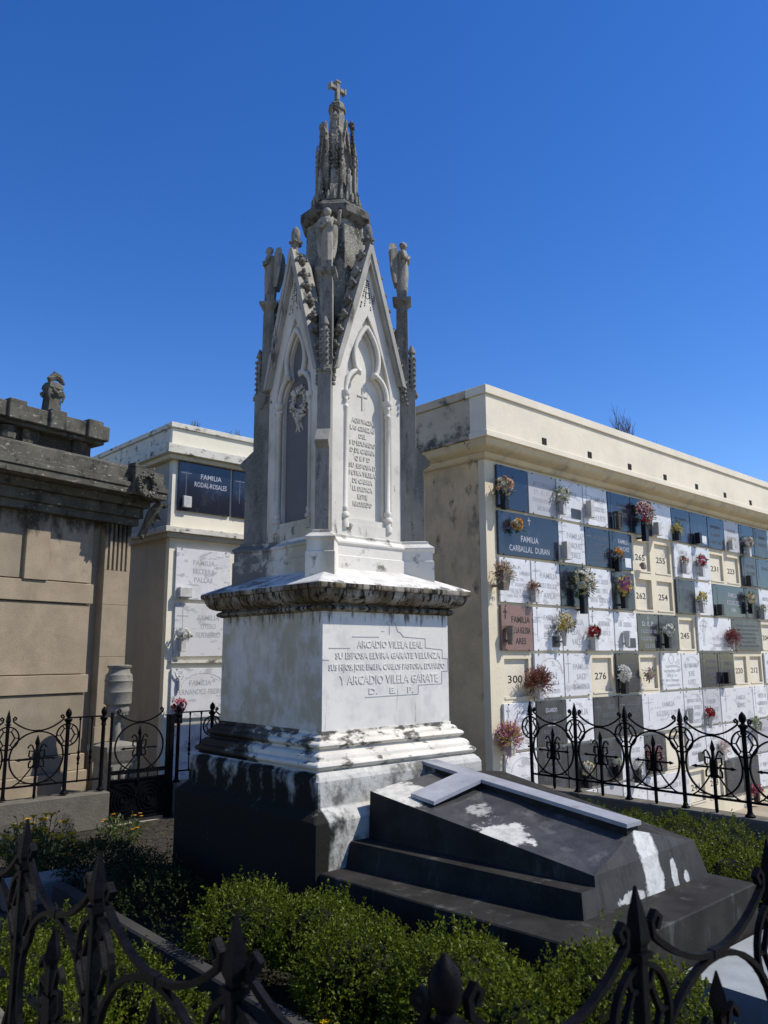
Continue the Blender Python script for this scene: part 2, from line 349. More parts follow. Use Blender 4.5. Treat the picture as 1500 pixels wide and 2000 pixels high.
def torus_p(a_in, a_out, z0, z1, n=6):
    r = (z1-z0)/2
    return [(a_in + (a_out-a_in)*math.sin(PI*i/n)**.7 if 0 < i < n else a_in, z0 + (z1-z0)*i/n) for i in range(n+1)]
mb = MB(); sq(mb, [(.85,.748)] + torus_p(.835,.868,.758,.822) + arc((.83,.822),(.775,.885),-.22,5) + [(.772,.893)] + torus_p(.765,.797,.90,.958) + arc((.76,.958),(.72,1.0),-.2,4) + [(.718,1.026)])
mb.obj('base_moulding', M['base_mould'], mon, smooth=35)
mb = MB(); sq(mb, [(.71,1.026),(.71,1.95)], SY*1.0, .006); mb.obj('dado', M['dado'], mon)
mb = MB(); sq(mb, torus_p(.725,.758,1.95,2.006) + [(.722,2.008)] + arc((.724,2.012),(.84,2.118),-.22,6) + [(.858,2.124),(.864,2.14),(.862,2.162),(.856,2.166)])
mb.obj('cornice', M['cornice'], mon, smooth=35)
mb = MB(); sq(mb, [(.86,2.1645),(.852,2.173),(.43,2.365)], b=.01); mb.obj('cornice_weathering', M['cornice_top'], mon)
# front inscription: raised letters inside a sunk stepped frame
mb = MB(); yf = -.71*SY
for s, x, z, w, h in (("ARCADIO VILELA LEAL",.018,1.665,.74,.080), ("SU ESPOSA ELVIRA GARATE VELUNZA",.013,1.577,1.18,.072),
    ("SUS HIJOS, JOSE EMILIA, CARLOS PASTORA, EDUARDO",.008,1.488,1.30,.066), ("Y ARCADIO VILELA GARATE",.02,1.375,1.10,.098), ("D.    E.    P.",.02,1.292,.50,.068)):
    put_text(mb, s, x, z, yf-.0015, h, w, .0035, .0008)
mb.obj('inscription', M['dado'], mon)
mb = MB()
def groove(pts, w=.006, y=None, t=.003):
    for (a, b), (c, d) in zip(pts, pts[1:]):
        if abs(b-d) < 1e-6: mb.box(min(a,c)-w/2, max(a,c)+w/2, y-t, y, b-w/2, b+w/2)
        else: mb.strip([(a, y-t/2, b), (c, y-t/2, d)], t, w)
groove([(.0,1.775),(.0,1.86),(-.03,1.862),(-.03,1.877),(.0,1.88),(.0,1.90),(.03,1.90),(.03,1.88),(.07,1.862),(.095,1.80),(.12,1.795),(.16,1.757),(.42,1.745),(.42,1.666),(.63,1.65),(.63,1.575),(.70,1.572),(.70,1.463),(.62,1.46),(.62,1.355),(.33,1.35),(.33,1.275),(-.27,1.268)], y=yf)
groove([(-.40,1.752),(-.12,1.752)], y=yf); groove([(-.64,1.66),(-.43,1.66)], y=yf); groove([(-.70,1.568),(-.64,1.568)], y=yf); groove([(-.09,1.80),(-.06,1.80)], y=yf)
mb.obj('inscription_border', M['engr_d'], mon)

# pedestal and diagonal buttress plan
def plan(s, r, w, z):
    out = []
    base = [((s-1.4142*w), -s)]
    for k in range(4):
        a = -PI/4 + k*PI/2
        d = Vector((math.cos(a), math.sin(a))); n = Vector((-d.y, d.x))
        # junction points with the faces on either side
        p1 = d*( (s*1.4142) - w ) - n*w; p4 = d*((s*1.4142) - w) + n*w
        p2 = d*r - n*w; p3 = d*r + n*w
        for p in (p1, p2, p3, p4): out.append((p.x, p.y, z))
    return out
mb = MB(); mb.loft([plan(*q) for q in ((.555,.93,.12,2.2),(.555,.93,.12,2.44),(.542,.917,.113,2.447),(.542,.917,.113,2.535),(.557,.935,.125,2.55),(.557,.935,.125,2.565),(.512,.885,.085,2.60),(.502,.872,.075,2.605),(.507,.877,.078,2.625),(.488,.85,.06,2.632))])
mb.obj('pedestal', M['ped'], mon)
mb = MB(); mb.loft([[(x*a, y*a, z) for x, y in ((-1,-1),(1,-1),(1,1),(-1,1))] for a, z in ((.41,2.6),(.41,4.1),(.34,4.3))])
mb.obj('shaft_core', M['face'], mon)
# buttresses
for k in range(4):
    a = -PI/4 + k*PI/2
    mb = MB(); w = .058
    prof = [(.5,2.62),(.845,2.62),(.845,3.33),(.905,3.375),(.905,3.39),(.775,3.52),(.775,4.03),(.79,4.04),(.79,4.06),(.74,4.10),(.5,4.30)]
    mb.prism(prof, -w, w, Matrix.Rotation(a, 4, 'Z')); mb.obj('buttress', M['butt'], mon)
    # fin between corner column and core
    mb = MB(); mb.prism([(.2,4.1),(.62,4.05),(.62,4.70),(.50,4.78),(.2,5.05)], -.03, .03, Matrix.Rotation(a, 4, 'Z')); mb.obj('flying_fin', M['butt'], mon)
    # square corner column
    mb = MB(); T = Matrix.Rotation(a, 4, 'Z') @ Matrix.Translation((.655, 0, 0)); q = math.sqrt(2)
    mb.lathe([(.06*q,4.02),(.055*q,4.9),(.052*q,4.96),(.06*q,4.97),(.085*q,5.0),(.09*q,5.005),(.09*q,5.035),(.055*q,5.04),(.048*q,5.045),(.048*q,5.12)], n=4, ph=PI/4)
    mb.xf(T); mb.obj('corner_column', M['butt'], mon)
    # pinnacle with crockets on the buttress head
    mb = MB(); T = Matrix.Rotation(a, 4, 'Z') @ Matrix.Translation((.745, 0, 0))
    mb.lathe([(.05,4.04),(.05,4.08),(.034,4.09),(.03,4.42),(.022,4.47),(.038,4.48),(.034,4.50),(.012,4.56)], n=8)
    for zz in [4.09+.055*i for i in range(7)]:
        for j in range(4):
            t = j*PI/2 + PI/4; mb.ball((.038*math.cos(t), .038*math.sin(t), zz), .017, 6, sz=.9)
    for j in range(6):
        t = j*PI/3; mb.ball((.045*math.cos(t), .045*math.sin(t), 4.05), .018, 6)
    mb.xf(T); mb.obj('pinnacle', M['butt'], mon, smooth=50)
    # small gablets over the buttress with crockets
    mb = MB(); T = Matrix.Rotation(a, 4, 'Z')
    for s in (-1, 1):
        for i in range(9):
            t = i/8; mb.ball((.70-.12*t + random.uniform(-.01,.01), s*(.075-.01*t), 3.95+.34*t), random.uniform(.014,.024), 6)
        for i in range(14):
            mb.ball((.60+random.uniform(-.06,.08), s*(.07+random.uniform(0,.02)), 4.05+random.uniform(-.12,.22)), random.uniform(.01,.02), 5)
    mb.xf(T); mb.obj('foliate_carving', M['butt'], mon, smooth=50)

# the four arcaded faces
def bez(p0, p1, p2, n=8):
    return [((1-t)**2*p0[0]+2*t*(1-t)*p1[0]+t*t*p2[0], (1-t)**2*p0[1]+2*t*(1-t)*p1[1]+t*t*p2[1]) for t in [i/n for i in range(n+1)]]
right_out = [(.29,2.74),(.29,3.88)] + bez((.29,3.9),(.27,4.3),(.0,4.74),9)[1:]
outer = right_out + [(-x, z) for x, z in right_out[::-1][1:]]
r_in = [(.215,2.78),(.215,3.88)] + bez((.215,3.9),(.21,4.08),(.085,4.15),6)[1:] + bez((.085,4.15),(.175,4.36),(.0,4.56),8)[1:]
inner = r_in + [(-x, z) for x, z in r_in[::-1][1:]]
gable = [(-.43,2.62),(.43,2.62),(.43,4.03),(.38,4.12),(.0,5.34),(-.38,4.12),(-.43,4.03)]
for k in range(4):
    T = Matrix.Rotation(k*PI/2, 4, 'Z')
    mb = MB(); mb.prism(gable, -.485, -.445, T, [outer]); mb.prism([(x*.995, z-.001) for x, z in gable], -.445, -.41, T, [inner])
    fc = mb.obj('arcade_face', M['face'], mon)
    mb = MB(); mb.prism([(-.36,4.0),(.36,4.0),(0,5.0)], -.4093, -.40, T); mb.obj('back_panel', M['face'], mon)
    # moulded arch and slender columns
    mb = MB(); path = [(.252, 3.93)] + bez((.252,3.93),(.25,4.12),(.105,4.175),7)[1:]
    p2 = bez((.115,4.17),(.215,4.40),(.0,4.625),9)
    for s in (-1, 1):
        mb.tube([(s*x, -.468, z) for x, z in path], .025, 8); mb.tube([(s*x, -.468, z) for x, z in p2], .025, 8)
        mb.ball((s*.10, -.478, 4.165), .032, 8); mb.ball((s*.085, -.478, 4.145), .018, 6); mb.ball((s*.12, -.478, 4.19), .018, 6)
        mb.tube([(s*.285, -.478, 2.78), (s*.285, -.478, 3.9)] + [(s*x, -.478, z) for x, z in right_out[2:]], .007, 5)
    mb.xf(T); mb.obj('arch_moulding', M['face'], mon, smooth=50)
    for s in (-1, 1):
        mb = MB(); mb.lathe([(.040,2.70),(.040,2.75),(.030,2.77),(.030,2.79),(.044,2.80),(.044,2.822),(.028,2.84),(.036,2.87),(.034,2.885),(.025,2.895),(.025,3.78),(.033,3.79),(.033,3.805),(.025,3.815),(.028,3.83),(.042,3.88),(.036,3.89),(.046,3.90),(.050,3.92),(.050,3.94),(.034,3.945)], (s*.252,-.470,0), 12)
        for j in range(6):
            t = j*PI/3; mb.ball((s*.252+.036*math.cos(t), -.470+.036*math.sin(t), 3.86+.022*(j % 2)), .017, 6)
        mb.xf(T); mb.obj('colonnette', M['face'], mon, smooth=50)
    mb = MB(); mb.prism([(-.29,2.74),(.29,2.74),(.23,2.79),(-.23,2.79)], -.468, -.41, T); mb.obj('sill', M['face'], mon)
    # gable coping, crockets, finial, roof behind
    mb = MB()
    for s in (-1, 1):
        ptsI = [(s*.40,4.05),(s*.0,5.34)]
        P = [(s*.365,4.12),(s*.425,4.10),(s*.02,5.40),(0,5.40),(0,5.26)]
        mb.prism(P, -.535, -.35, T)
        mb.prism([(s*.385,4.115),(s*.435,4.095),(s*.02,5.425),(0,5.425),(0,5.35)], -.55, -.50, T)
    mb.obj('gable_coping', M['upper'], mon)
    for s in (-1, 1):
        for i in range(8):
            mb = MB(); t = (i+.4)/8; x = s*(.432-.405*t)+random.uniform(-.005,.005); z = 4.12+1.27*t+random.uniform(-.02,.02)
            mb.ball((x+s*.008, -.47, z+.01), .036, 8, sy=1.5); mb.ball((x+s*.032, -.49, z+.038), .022, 7); mb.ball((x+s*.022, -.45, z-.025), .022, 6); mb.ball((x+s*.028, -.53, z-.005), .018, 6); mb.ball((x+s*.018, -.42, z+.02), .024, 6)
            mb.xf(T); mb.obj('crocket', M['butt'], mon, smooth=50)
    mb = MB(); mb.lathe([(.03,5.30),(.03,5.36),(.042,5.37),(.042,5.385),(.03,5.395),(.026,5.44),(.034,5.46),(.05,5.49),(.045,5.50),(.03,5.51),(.045,5.54),(.046,5.58),(.036,5.625),(.012,5.66)], (0,-.49,0), 10)
    for j in range(8):
        t = j*PI/4; mb.ball((.05*math.cos(t), -.49+.05*math.sin(t), 5.485+.014*(j % 2)), .02, 6)
    mb.xf(T); mb.obj('gable_finial', M['butt'], mon, smooth=50)
    mb = MB(); mb.prism([(-.395,4.05),(.395,4.05),(0,5.33)], -.408, -.02, T); mb.obj('gable_roof', M['crown'], mon)
    # pierced tracery specks in the gable
    mb = MB(); rr = random.Random(k*5+2)
    for i in range(13):
        z = 4.80 + .28*i/12; hw = .085*(1-(i/14))
        for s in (-1, 1):
            for x in (s*hw, s*hw*.45):
                if rr.random() < .2: continue
                d = rr.uniform(.003, .0075); mb.box(x-d, x+d, -.4875, -.484, z-d*1.2, z+d*1.2)
    for i in range(9):
        t = 2*PI*i/9; mb.box(.022*math.cos(t)-.004, .022*math.cos(t)+.004, -.4875, -.484, 4.93+.03*math.sin(t)-.004, 4.93+.03*math.sin(t)+.004)
    mb.xf(T); mb.obj('tracery', M['hole'], mon)
# right face inscription on the back panel
mb = MB(); y = -.4105
L = ["AQUI YACEN","LAS CENIZAS","DEL","S D EDUARDO","D DE CABRIA","Q E P D","SU  ESPOSA D","PETRA VILELA","DE CABRIA","LE DEDICA","ESTE","RECUERDO"]
Wd = [.25,.29,.085,.30,.29,.18,.31,.31,.235,.235,.11,.22]
for i, (s, w) in enumerate(zip(L, Wd)):
    put_text(mb, s, .0, 3.70-.0705*i, y-.002, .058, w, .004, .0008)
mb.box(-.006,.006,y-.008,y,3.83,4.05); mb.box(-.06,.06,y-.008,y,3.955,3.967)
mb.obj('inscription', M['face'], mon)
# left face: grey panel with a carved wreath
mb = MB(); ins = [(x*.985, z) for x, z in inner]
mb.prism(ins, -.413, -.408, Matrix.Rotation(-PI/2, 4, 'Z')); mb.obj('grey_panel', M['panel_grey'], mon)
mb = MB(); rr = random.Random(3)
for i in range(26):
    t = 2*PI*i/26
    for j in range(5):
        rad = .098 + rr.uniform(-.03,.03); mb.ball((rad*math.cos(t)*.95, -.44-rr.uniform(0,.03), 3.93+rad*1.12*math.sin(t)), rr.uniform(.011,.02), 6, sz=rr.uniform(.7,1.3))
for s in (-1, 1):
    mb.tube([(s*.0,-.45,3.81),(s*.03,-.45,3.76),(s*.022,-.44,3.71),(s*.055,-.44,3.665)], [.02,.02,.016,.006], 6)
    mb.tube([(s*.0,-.45,3.80),(s*.05,-.45,3.785),(s*.085,-.44,3.80)], [.02,.016,.006], 6)
mb.tube([(0,-.46,3.82),(.0,-.455,3.74),(.005,-.44,3.655)], [.022,.026,.01], 6)
mb.xf(Matrix.Translation((0,.06,-.28)) @ Matrix.Scale(1.07, 4)); mb.xf(Matrix.Rotation(-PI/2, 4, 'Z')); mb.obj('carved_wreath', M['wreath'], mon, smooth=60)

# octagonal drum, cap and spire
def octa(prof, rot=PI/8): 
    m_ = MB(); m_.lathe(prof, n=8, ph=rot); return m_
octa([(.34,4.5),(.315,5.2),(.30,5.78)]).obj('drum', M['spire'], mon)
octa([(.30,5.775),(.325,5.79),(.368,5.83),(.368,5.905),(.35,5.915),(.265,6.0),(.255,6.005),(.255,6.02),(.24,6.02)]).obj('drum_cap', M['crown'], mon)
mb = MB()
for i in range(24):
    t = 2*PI*i/24 + .05; r_ = .242; mb.lathe([(.016,6.01),(.019,6.05),(.014,6.09),(.004,6.115)], (r_*math.cos(t), r_*math.sin(t), 0), 5)
mb.obj('cresting', M['spire'], mon, smooth=50)
mb = octa([(.205,6.01),(.20,6.1),(.16,6.25),(.145,6.5),(.10,6.85),(.082,6.93),(.078,7.14)])
mb.obj('spire_shaft', M['spire'], mon)
mb = octa([(.078,7.135),(.094,7.14),(.094,7.165),(.088,7.17),(.085,7.20),(.06,7.235),(.03,7.255),(.026,7.28)]); mb.obj('spire_cap', M['spire'], mon)
for k in range(4):
    a = -PI/4 + k*PI/2; T = Matrix.Rotation(a, 4, 'Z')
    mb = MB(); q = math.sqrt(2)
    mb.prism([(.05,6.02),(.235,6.02),(.235,6.16),(.21,6.20),(.20,6.205),(.20,6.34),(.185,6.38),(.17,6.45),(.10,6.75),(.05,6.8)], -.034, .034)
    mb.lathe([(.024*q,6.35),(.022*q,6.72),(.030*q,6.74),(.02*q,6.76),(.016*q,6.93),(.026*q,6.94),(.02*q,6.96)], (.158,0,0), 4, ph=PI/4)
    mb.lathe([(.018,6.95),(.034,6.97),(.036,6.99),(.02,7.01),(.006,7.04)], (.150,0,0), 8)
    for i in range(6):
        for j in (-1, 1): mb.ball((.165-.004*i+.02, j*.028, 6.40+.09*i), .017, 6)
    mb.xf(T); mb.obj('spire_pinnacle', M['spire'], mon, smooth=40)
    mb = MB(); T2 = Matrix.Rotation(k*PI/2, 4, 'Z')
    mb.prism([(-.085,6.42),(-.07,6.42),(0,6.86),(.07,6.42),(.085,6.42),(0,6.93)], -.165, -.12)
    for i in range(5):
        for j in (-1, 1): mb.ball((j*(.085-.016*i), -.15, 6.46+.09*i), .015, 6)
    mb.lathe([(.01,6.88),(.022,6.93),(.01,6.97)], (0,-.145,0), 6)
    for s_ in (-1, 1):
        mb.lathe([(.018,6.02),(.016,6.40),(.022,6.42),(.014,6.44),(.013,6.60),(.02,6.62),(.004,6.72)], (s_*.085,-.185+.0,0), 6)
        for i in range(3): mb.ball((s_*.085, -.20, 6.46+.06*i), .012, 5)
    mb.lathe([(.028,6.06),(.036,6.14),(.03,6.24),(.034,6.30),(.016,6.33),(.024,6.36),(.006,6.40)], (0,-.20,0), 7)
    mb.xf(T2); mb.obj('spire_gablet', M['spire'], mon, smooth=40)
mb = MB(); b = .022
mb.bbox(-b,b,-b,b,7.26,7.49,.005); mb.bbox(-.095,-b-.0005,-b,b,7.385,7.43,.005); mb.bbox(b+.0005,.095,-b,b,7.385,7.43,.005)
mb.box(-.1,-.085,-b-.006,b+.006,7.375,7.44); mb.box(.085,.1,-b-.006,b+.006,7.375,7.44); mb.box(-b-.008,b+.008,-b-.008,b+.008,7.478,7.494)
mb.obj('stone_cross', M['angel'], mon)

# angels on the corner columns
def angel(k, lean):
    a = -PI/4 + k*PI/2
    root = MB(); m_ = root
    def ell(cx, cy, z, rx, ry, n=14, fold=0): return [(cx+rx*math.cos(t)*(1+fold*math.cos(7*t)), cy+ry*math.sin(t)*(1+fold*math.cos(7*t)), z) for t in [2*PI*j/n for j in range(n)]]
    S = [(0,0,0,.052,.048,.06),(0,0,.02,.056,.052,.10),(0,0,.10,.056,.052,.10),(.004,0,.20,.058,.052,.08),(.006,0,.27,.055,.05,.05),(.006,0,.31,.048,.046,.02),(.008,0,.36,.052,.055,.02),(.010,0,.405,.05,.066,0),(.010,0,.43,.04,.055,0),(.012,0,.445,.022,.026,0),(.014,0,.465,.018,.02,0)]
    m_.loft([ell(x, y, z, rx, ry, 21, f) for x, y, z, rx, ry, f in S])
    m_.ball((.02,0,.492), .036, 12, sx=1.05, sz=1.15); m_.ball((.012,0,.503), .036, 10, sx=1, sy=1.08, sz=.9)      # head with bound hair
    m_.ball((.056,0,.487), .009, 6)                                                                       # nose
    for s in (-1, 1):   # arms folded to the breast, or one lifted
        if lean and s == 1: P = [(.01,s*.06,.41),(.02,s*.10,.38),(.06,s*.105,.40),(.075,s*.115,.47)]
        else: P = [(.01,s*.06,.41),(.025,s*.078,.34),(.06,s*.045,.325),(.072,s*.01,.37)]
        m_.tube(P, [.024,.021,.018,.012], 8); m_.ball(P[-1], .016, 7, sz=1.3)
    T = Matrix.Rotation(a, 4, 'Z') @ Matrix.Translation((.655, 0, 5.115))
    if k == 3: T = T @ Matrix.Rotation(.15, 4, 'Z')
    m_.xf(T); o = m_.obj('angel_figure', M['angel'], mon, smooth=70)
    for s in (-1, 1):
        w_ = MB()
        P = [(-.03,s*.02,.36),(-.05,s*.03,.45),(-.07,s*.045,.50),(-.095,s*.062,.50),(-.11,s*.08,.46),(-.115,s*.092,.38),(-.105,s*.095,.28),(-.085,s*.085,.17),(-.065,s*.065,.08),(-.05,s*.045,.08),(-.035,s*.03,.18)]
        n = len(P); c1 = [(x+.012, y, z) for x, y, z in P]; c2 = [(x-.012, y+s*.004, z) for x, y, z in P]
        w_.loft([c1, c2])
        for i in range(5): w_.tube([(-.05-.012*i, s*(.04+.012*i), .45-.008*i), (-.05-.012*i, s*(.052+.010*i), .14+.035*i)], [.013,.007], 5)
        w_.xf(T); w_.obj('wing', M['angel'], o, smooth=40)
for k in range(4): angel(k, k == 3)

# ------------------------------------------------------------------ grave slab (tomb) in front of the monument
TO = (4.6, 3.6, -.45)
tomb = empty('grave_slab', W(*TO), YU, 'low dark stone tomb with a raised grey cross lying along its ridge and peeling limewash', 'tomb')
def tp(a, b, c): return (a-TO[0], b-TO[1], c-TO[2])
def quadblock(mb, q0, z0, q1, z1):
    return mb.loft([[tp(a, b, z0) for a, b in q0], [tp(a, b, z1-.008) for a, b in q1], [tp(a + (.008 if a < 4.6 else -.008), b + (.008 if b < 3.5 else -.008), z1) for a, b in q1]])
q = [(3.70,2.53),(5.56,2.58),(5.62,4.735),(3.56,4.735)]
mb = MB(); quadblock(mb, q, -.45, q, .10); mb.obj('lower_step', M['granite_plain'], tomb)
def hexloft(secs, mb):
    rings = [[tp(*p) for p in s] for s in secs]; return mb.loft(rings)
# steps + ridge body: back section and front section
back = [(3.80,4.735,.10),(3.84,4.735,.27),(4.02,4.735,.27),(4.03,4.735,.60),(4.78,4.735,.675),(5.55,4.735,.60),(5.56,4.735,.10)]
front= [(4.07,2.90,.10),(4.08,2.915,.245),(4.235,2.925,.245),(4.245,2.935,.305),(4.80,3.00,.475),(5.45,2.94,.33),(5.54,2.90,.10)]
mid = [tuple(a*.5+b*.5 for a, b in zip(p, q_)) for p, q_ in zip(back, front)]
mb = MB(); hexloft([front, mid, back], mb)
body = mb.obj('ridged_body', [M['granite_plain'], M['granite_front'], M['granite']], tomb)
nf = len(body.data.polygons)
body.data.polygons[nf-2].material_index = 1
for i_ in (3, 10): body.data.polygons[i_].material_index = 2
# raised cross following the slope
mb = MB()
def slab(pa, th):
    top = [tp(*p) for p in pa]; bot = [tp(p[0], p[1], p[2]-th) for p in pa]; mb.loft([bot, top])
def zr(b): return .475 + (.675-.475)*(b-3.0)/1.735 + .055
slab([(4.70,2.985,zr(2.985)),(4.87,2.985,zr(2.985)),(4.87,4.22,zr(4.22)),(4.70,4.22,zr(4.22))], .026)
slab([(4.70,4.46,zr(4.46)),(4.87,4.46,zr(4.46)),(4.87,4.87,zr(4.87)),(4.70,4.87,zr(4.87))], .026)
slab([(4.19,4.22,zr(4.22)-.10),(4.70,4.22,zr(4.22)),(4.70,4.46,zr(4.46)),(4.19,4.46,zr(4.46)-.10)], .026)
slab([(4.87,4.22,zr(4.22)),(5.32,4.22,zr(4.22)-.13),(5.32,4.46,zr(4.46)-.13),(4.87,4.46,zr(4.46))], .026)
slab([(4.70,4.22,zr(4.22)),(4.87,4.22,zr(4.22)),(4.87,4.46,zr(4.46)),(4.70,4.46,zr(4.46))], .026)
mb.obj('raised_cross', M['cross'], tomb)
mb = MB()
def slab2(pa, th, z):
    top = [tp(p[0], p[1], p[2]-z) for p in pa]; bot = [tp(p[0], p[1], p[2]-z-th) for p in pa]; mb.loft([bot, top])
slab2([(4.72,3.0,zr(3.0)),(4.85,3.0,zr(3.0)),(4.85,4.735,zr(4.735)),(4.72,4.735,zr(4.735))], .05, .027)
slab2([(4.22,4.25,zr(4.25)-.095),(5.29,4.25,zr(4.25)-.125),(5.29,4.43,zr(4.43)-.125),(4.22,4.43,zr(4.43)-.095)], .06, .02)
slab2([(4.22,4.25,zr(4.25)-.095),(4.72,4.25,zr(4.25)),(4.72,4.43,zr(4.43)),(4.22,4.43,zr(4.43)-.095)], .05, .028)
slab2([(4.85,4.25,zr(4.25)),(5.29,4.25,zr(4.25)-.125),(5.29,4.43,zr(4.43)-.125),(4.85,4.43,zr(4.43))], .05, .028)
mb.obj('cross_base', M['granite_plain'], tomb)

# ------------------------------------------------------------------ iron fence
def circ(cx, cz, rx, rz, a0, a1, n, y=0): return [(cx+rx*math.cos(a0+(a1-a0)*i/n), y, cz+rz*math.sin(a0+(a1-a0)*i/n)) for i in range(n+1)]
def bay_mesh(L):
    mb = MB(); c = L/2; s = L/.665
    mb.strip(circ(c,.45,.295*s,.295,0,2*PI,40), .020, .016)
    k = [(c-.26*s,0,.885),(c-.245*s,0,.91),(c-.262*s,0,.925),(c-.28*s,0,.905),(c-.275*s,0,.87)]
    cat = [(c+(-.275+.55*i/16)*s, 0, .87-.115*(1-((i-8)/8)**2)) for i in range(17)]
    mb.strip(k[:-1]+cat+[(2*c-x,y,z) for x,y,z in k[:-1]][::-1], .020, .016)
    mb.box(c-.02,c+.02,-.012,.012,.738,.766)
    mb.box(.012,L-.012,-.012,.012,.125,.147)
    # inner spear
    mb.box(c-.013,c+.013,-.013,.013,.02,.60)
    mb.lathe([(.012,.58),(.03,.615),(.022,.65),(.003,.705)], (c,0,0), 4); mb.lathe([(.003,-.03),(.022,.02),(.013,.045)], (c,0,0), 4)
    mb.box(c-.035,c+.035,-.016,.016,.33,.50)
    mb.box(c-.19*s,c+.19*s,-.009,.009,.424,.442)
    for d in (-1, 1):
        mb.loft([[(c+d*.17*s,yy,zz) for yy,zz in ((-.004,.433),(0,.437),(.004,.433),(0,.429))],[(c+d*.185*s,yy,zz) for yy,zz in ((-.012,.433),(0,.453),(.012,.433),(0,.413))],[(c+d*.235*s,yy,zz) for yy,zz in ((-.001,.433),(0,.434),(.001,.433),(0,.432))]])
        mb.strip([(c+d*.02,0,.47),(c+d*.035,0,.54),(c+d*.055,0,.585),(c+d*.075,0,.60),(c+d*.10,0,.575),(c+d*.105,0,.56)], .016, .014)
        mb.strip([(c+d*.03,0,.52),(c+d*.085,0,.53),(c+d*.09,0,.47),(c+d*.065,0,.45)], .016, .016)
        mb.strip([(c+d*.065,0,.42),(c+d*.085,0,.39),(c+d*.085,0,.34),(c+d*.05,0,.345)], .016, .016)
        mb.strip([(c+d*(.03+.26*s*t), 0, .37-.235*math.sin(t*PI/2)) for t in [i/8 for i in range(9)]], .016, .012)
        mb.strip([(c+d*(.0+.20*s*t), 0, .155+.02*t) for t in (0,.5,1)], .014, .010)
    return mb.mesh('scroll_panel', M['iron'])
def spear_post_mesh():
    mb = MB(); b = .017
    mb.bbox(-b,b,-b,b,0,.86,.004); mb.lathe([(.045,0),(.045,.012),(.03,.02),(.026,.045)], n=4, ph=PI/4)
    mb.lathe([(.022,.845),(.024,.86),(.033,.875),(.024,.93),(.004,1.005)], n=4, ph=PI/4)
    mb.box(-.026,.026,-.026,.026,.832,.848)
    return mb
def rosette(mb):
    mb.strip(circ(0,.685,.13,.13,0,2*PI,28), .018, .015)
    mb.strip(circ(0,.685,.085,.085,0,2*PI,6), .016, .014)
    for i in range(6):
        t = i*PI/3; mb.strip([(.08*math.cos(t),0,.685+.08*math.sin(t)),(.127*math.cos(t),0,.685+.127*math.sin(t))], .012, .010)
    for d in (-1, 1):
        mb.box(min(d*.02,d*.045),max(d*.02,d*.045),-.01,.01,.445,.465)
    return mb
def ball_post_mesh():
    mb = MB(); b = .02
    mb.lathe([(.05,0),(.05,.012),(.03,.03),(.024,.05),(.023,.78)], n=12)
    mb.lathe([(.023,.77),(.034,.785),(.026,.80),(.030,.83),(.046,.85),(.05,.862),(.046,.868),(.022,.878),(.018,.89),(.030,.905),(.036,.925),(.036,.945),(.028,.97),(.012,.99),(.004,1.0)], n=14)
    return mb
SP = rosette(spear_post_mesh()).mesh('post', M['iron']); BP = rosette(ball_post_mesh()); BPm = BP.mesh('post', M['iron'])
BPp = ball_post_mesh().mesh('post', M['iron'])
for me in (BPm, BPp):
    for p in me.polygons: p.use_smooth = True
    me.set_sharp_from_angle(angle=R(40))
BAL = MB(); BAL.lathe([(.009,.12),(.009,.32),(.018,.34),(.01,.36),(.022,.40),(.011,.44),(.02,.47),(.01,.50),(.009,.84),(.016,.86),(.012,.88)], n=8)
BALm = BAL.mesh('baluster', M['iron'])
def part(name, me, parent, x):
    o = bpy.data.objects.new(name, me); col.objects.link(o); o.parent = parent; o.location = (x, 0, 0); return o
def fence(origin, rz, posts, label, group=None, z=0.04):
    f = empty('iron_fence', (origin.x, origin.y, z), rz, label, 'fence', group)
    for i, (x, kind) in enumerate(posts):
        part('post', {'s': SP, 'b': BPm, 'p': BPp}[kind[0]], f, x)
        if i+1 < len(posts):
            x2 = posts[i+1][0]
            if len(kind) > 1 and kind[1] == '|':
                n = 2
                for j in range(n): part('baluster', BALm, f, x + (x2-x)*(j+1)/(n+1))
                r_ = MB(); r_.box(x+.02, x2-.02, -.01, .01, .125, .145); r_.box(x+.02, x2-.02, -.01, .01, .875, .893); r_.obj('rail', M['iron'], f)
            elif len(kind) > 1 and kind[1] == ' ': pass
            else: part('scroll_panel', bay_mesh(x2-x), f, x)
    return f
f1 = fence(W(1.06,1.70), YU+PI/2, [(0.03,'s'),(.84,'s'),(1.52,'s'),(2.2,'s'),(2.9,'s'),(3.56,'b')], 'black wrought-iron fence nearest the camera at bottom left, running away from the ball-topped corner post', z=0.0)
po = part('post', BPm, f1, -.465); po.location = (-.465,-.19,0); pn = part('scroll_panel', bay_mesh(.53), f1, -.465); pn.location = (-.465,-.19,0); pn.rotation_euler.z = math.atan2(.19,.495)
fr = fence(W(1.25,1.225), YU, [(.70,'s'),(1.49,'s'),(2.25,'s'),(3.05,'b')], 'black wrought-iron fence nearest the camera at bottom right, in front of the tomb', z=0.0)
pn = part('scroll_panel', bay_mesh(.70), fr, 0)
fence(W(8.06,6.40), YU-PI/2, [(0,'s'),(.66,'s'),(1.33,'s'),(1.99,'s'),(2.66,'b'),(3.33,'s'),(4.0,'s')], 'black wrought-iron fence in front of the wall of burial niches', z=.03)
fence(W(.98,9.96), YU, [(0,'s'),(.66,'s'),(1.33,'s'),(2.0,'s'),(2.69,'b|'),(3.13,'p')], 'dark wrought-iron fence on the low stone wall in front of the mausoleum', z=-.01)
fence(W(5.13,9.96), YU, [(0,'p|'),(.50,'b'),(1.17,'s'),(1.84,'s'),(2.5,'b')], 'dark wrought-iron fence right of the garden gate, half hidden by the monument', z=-.02)
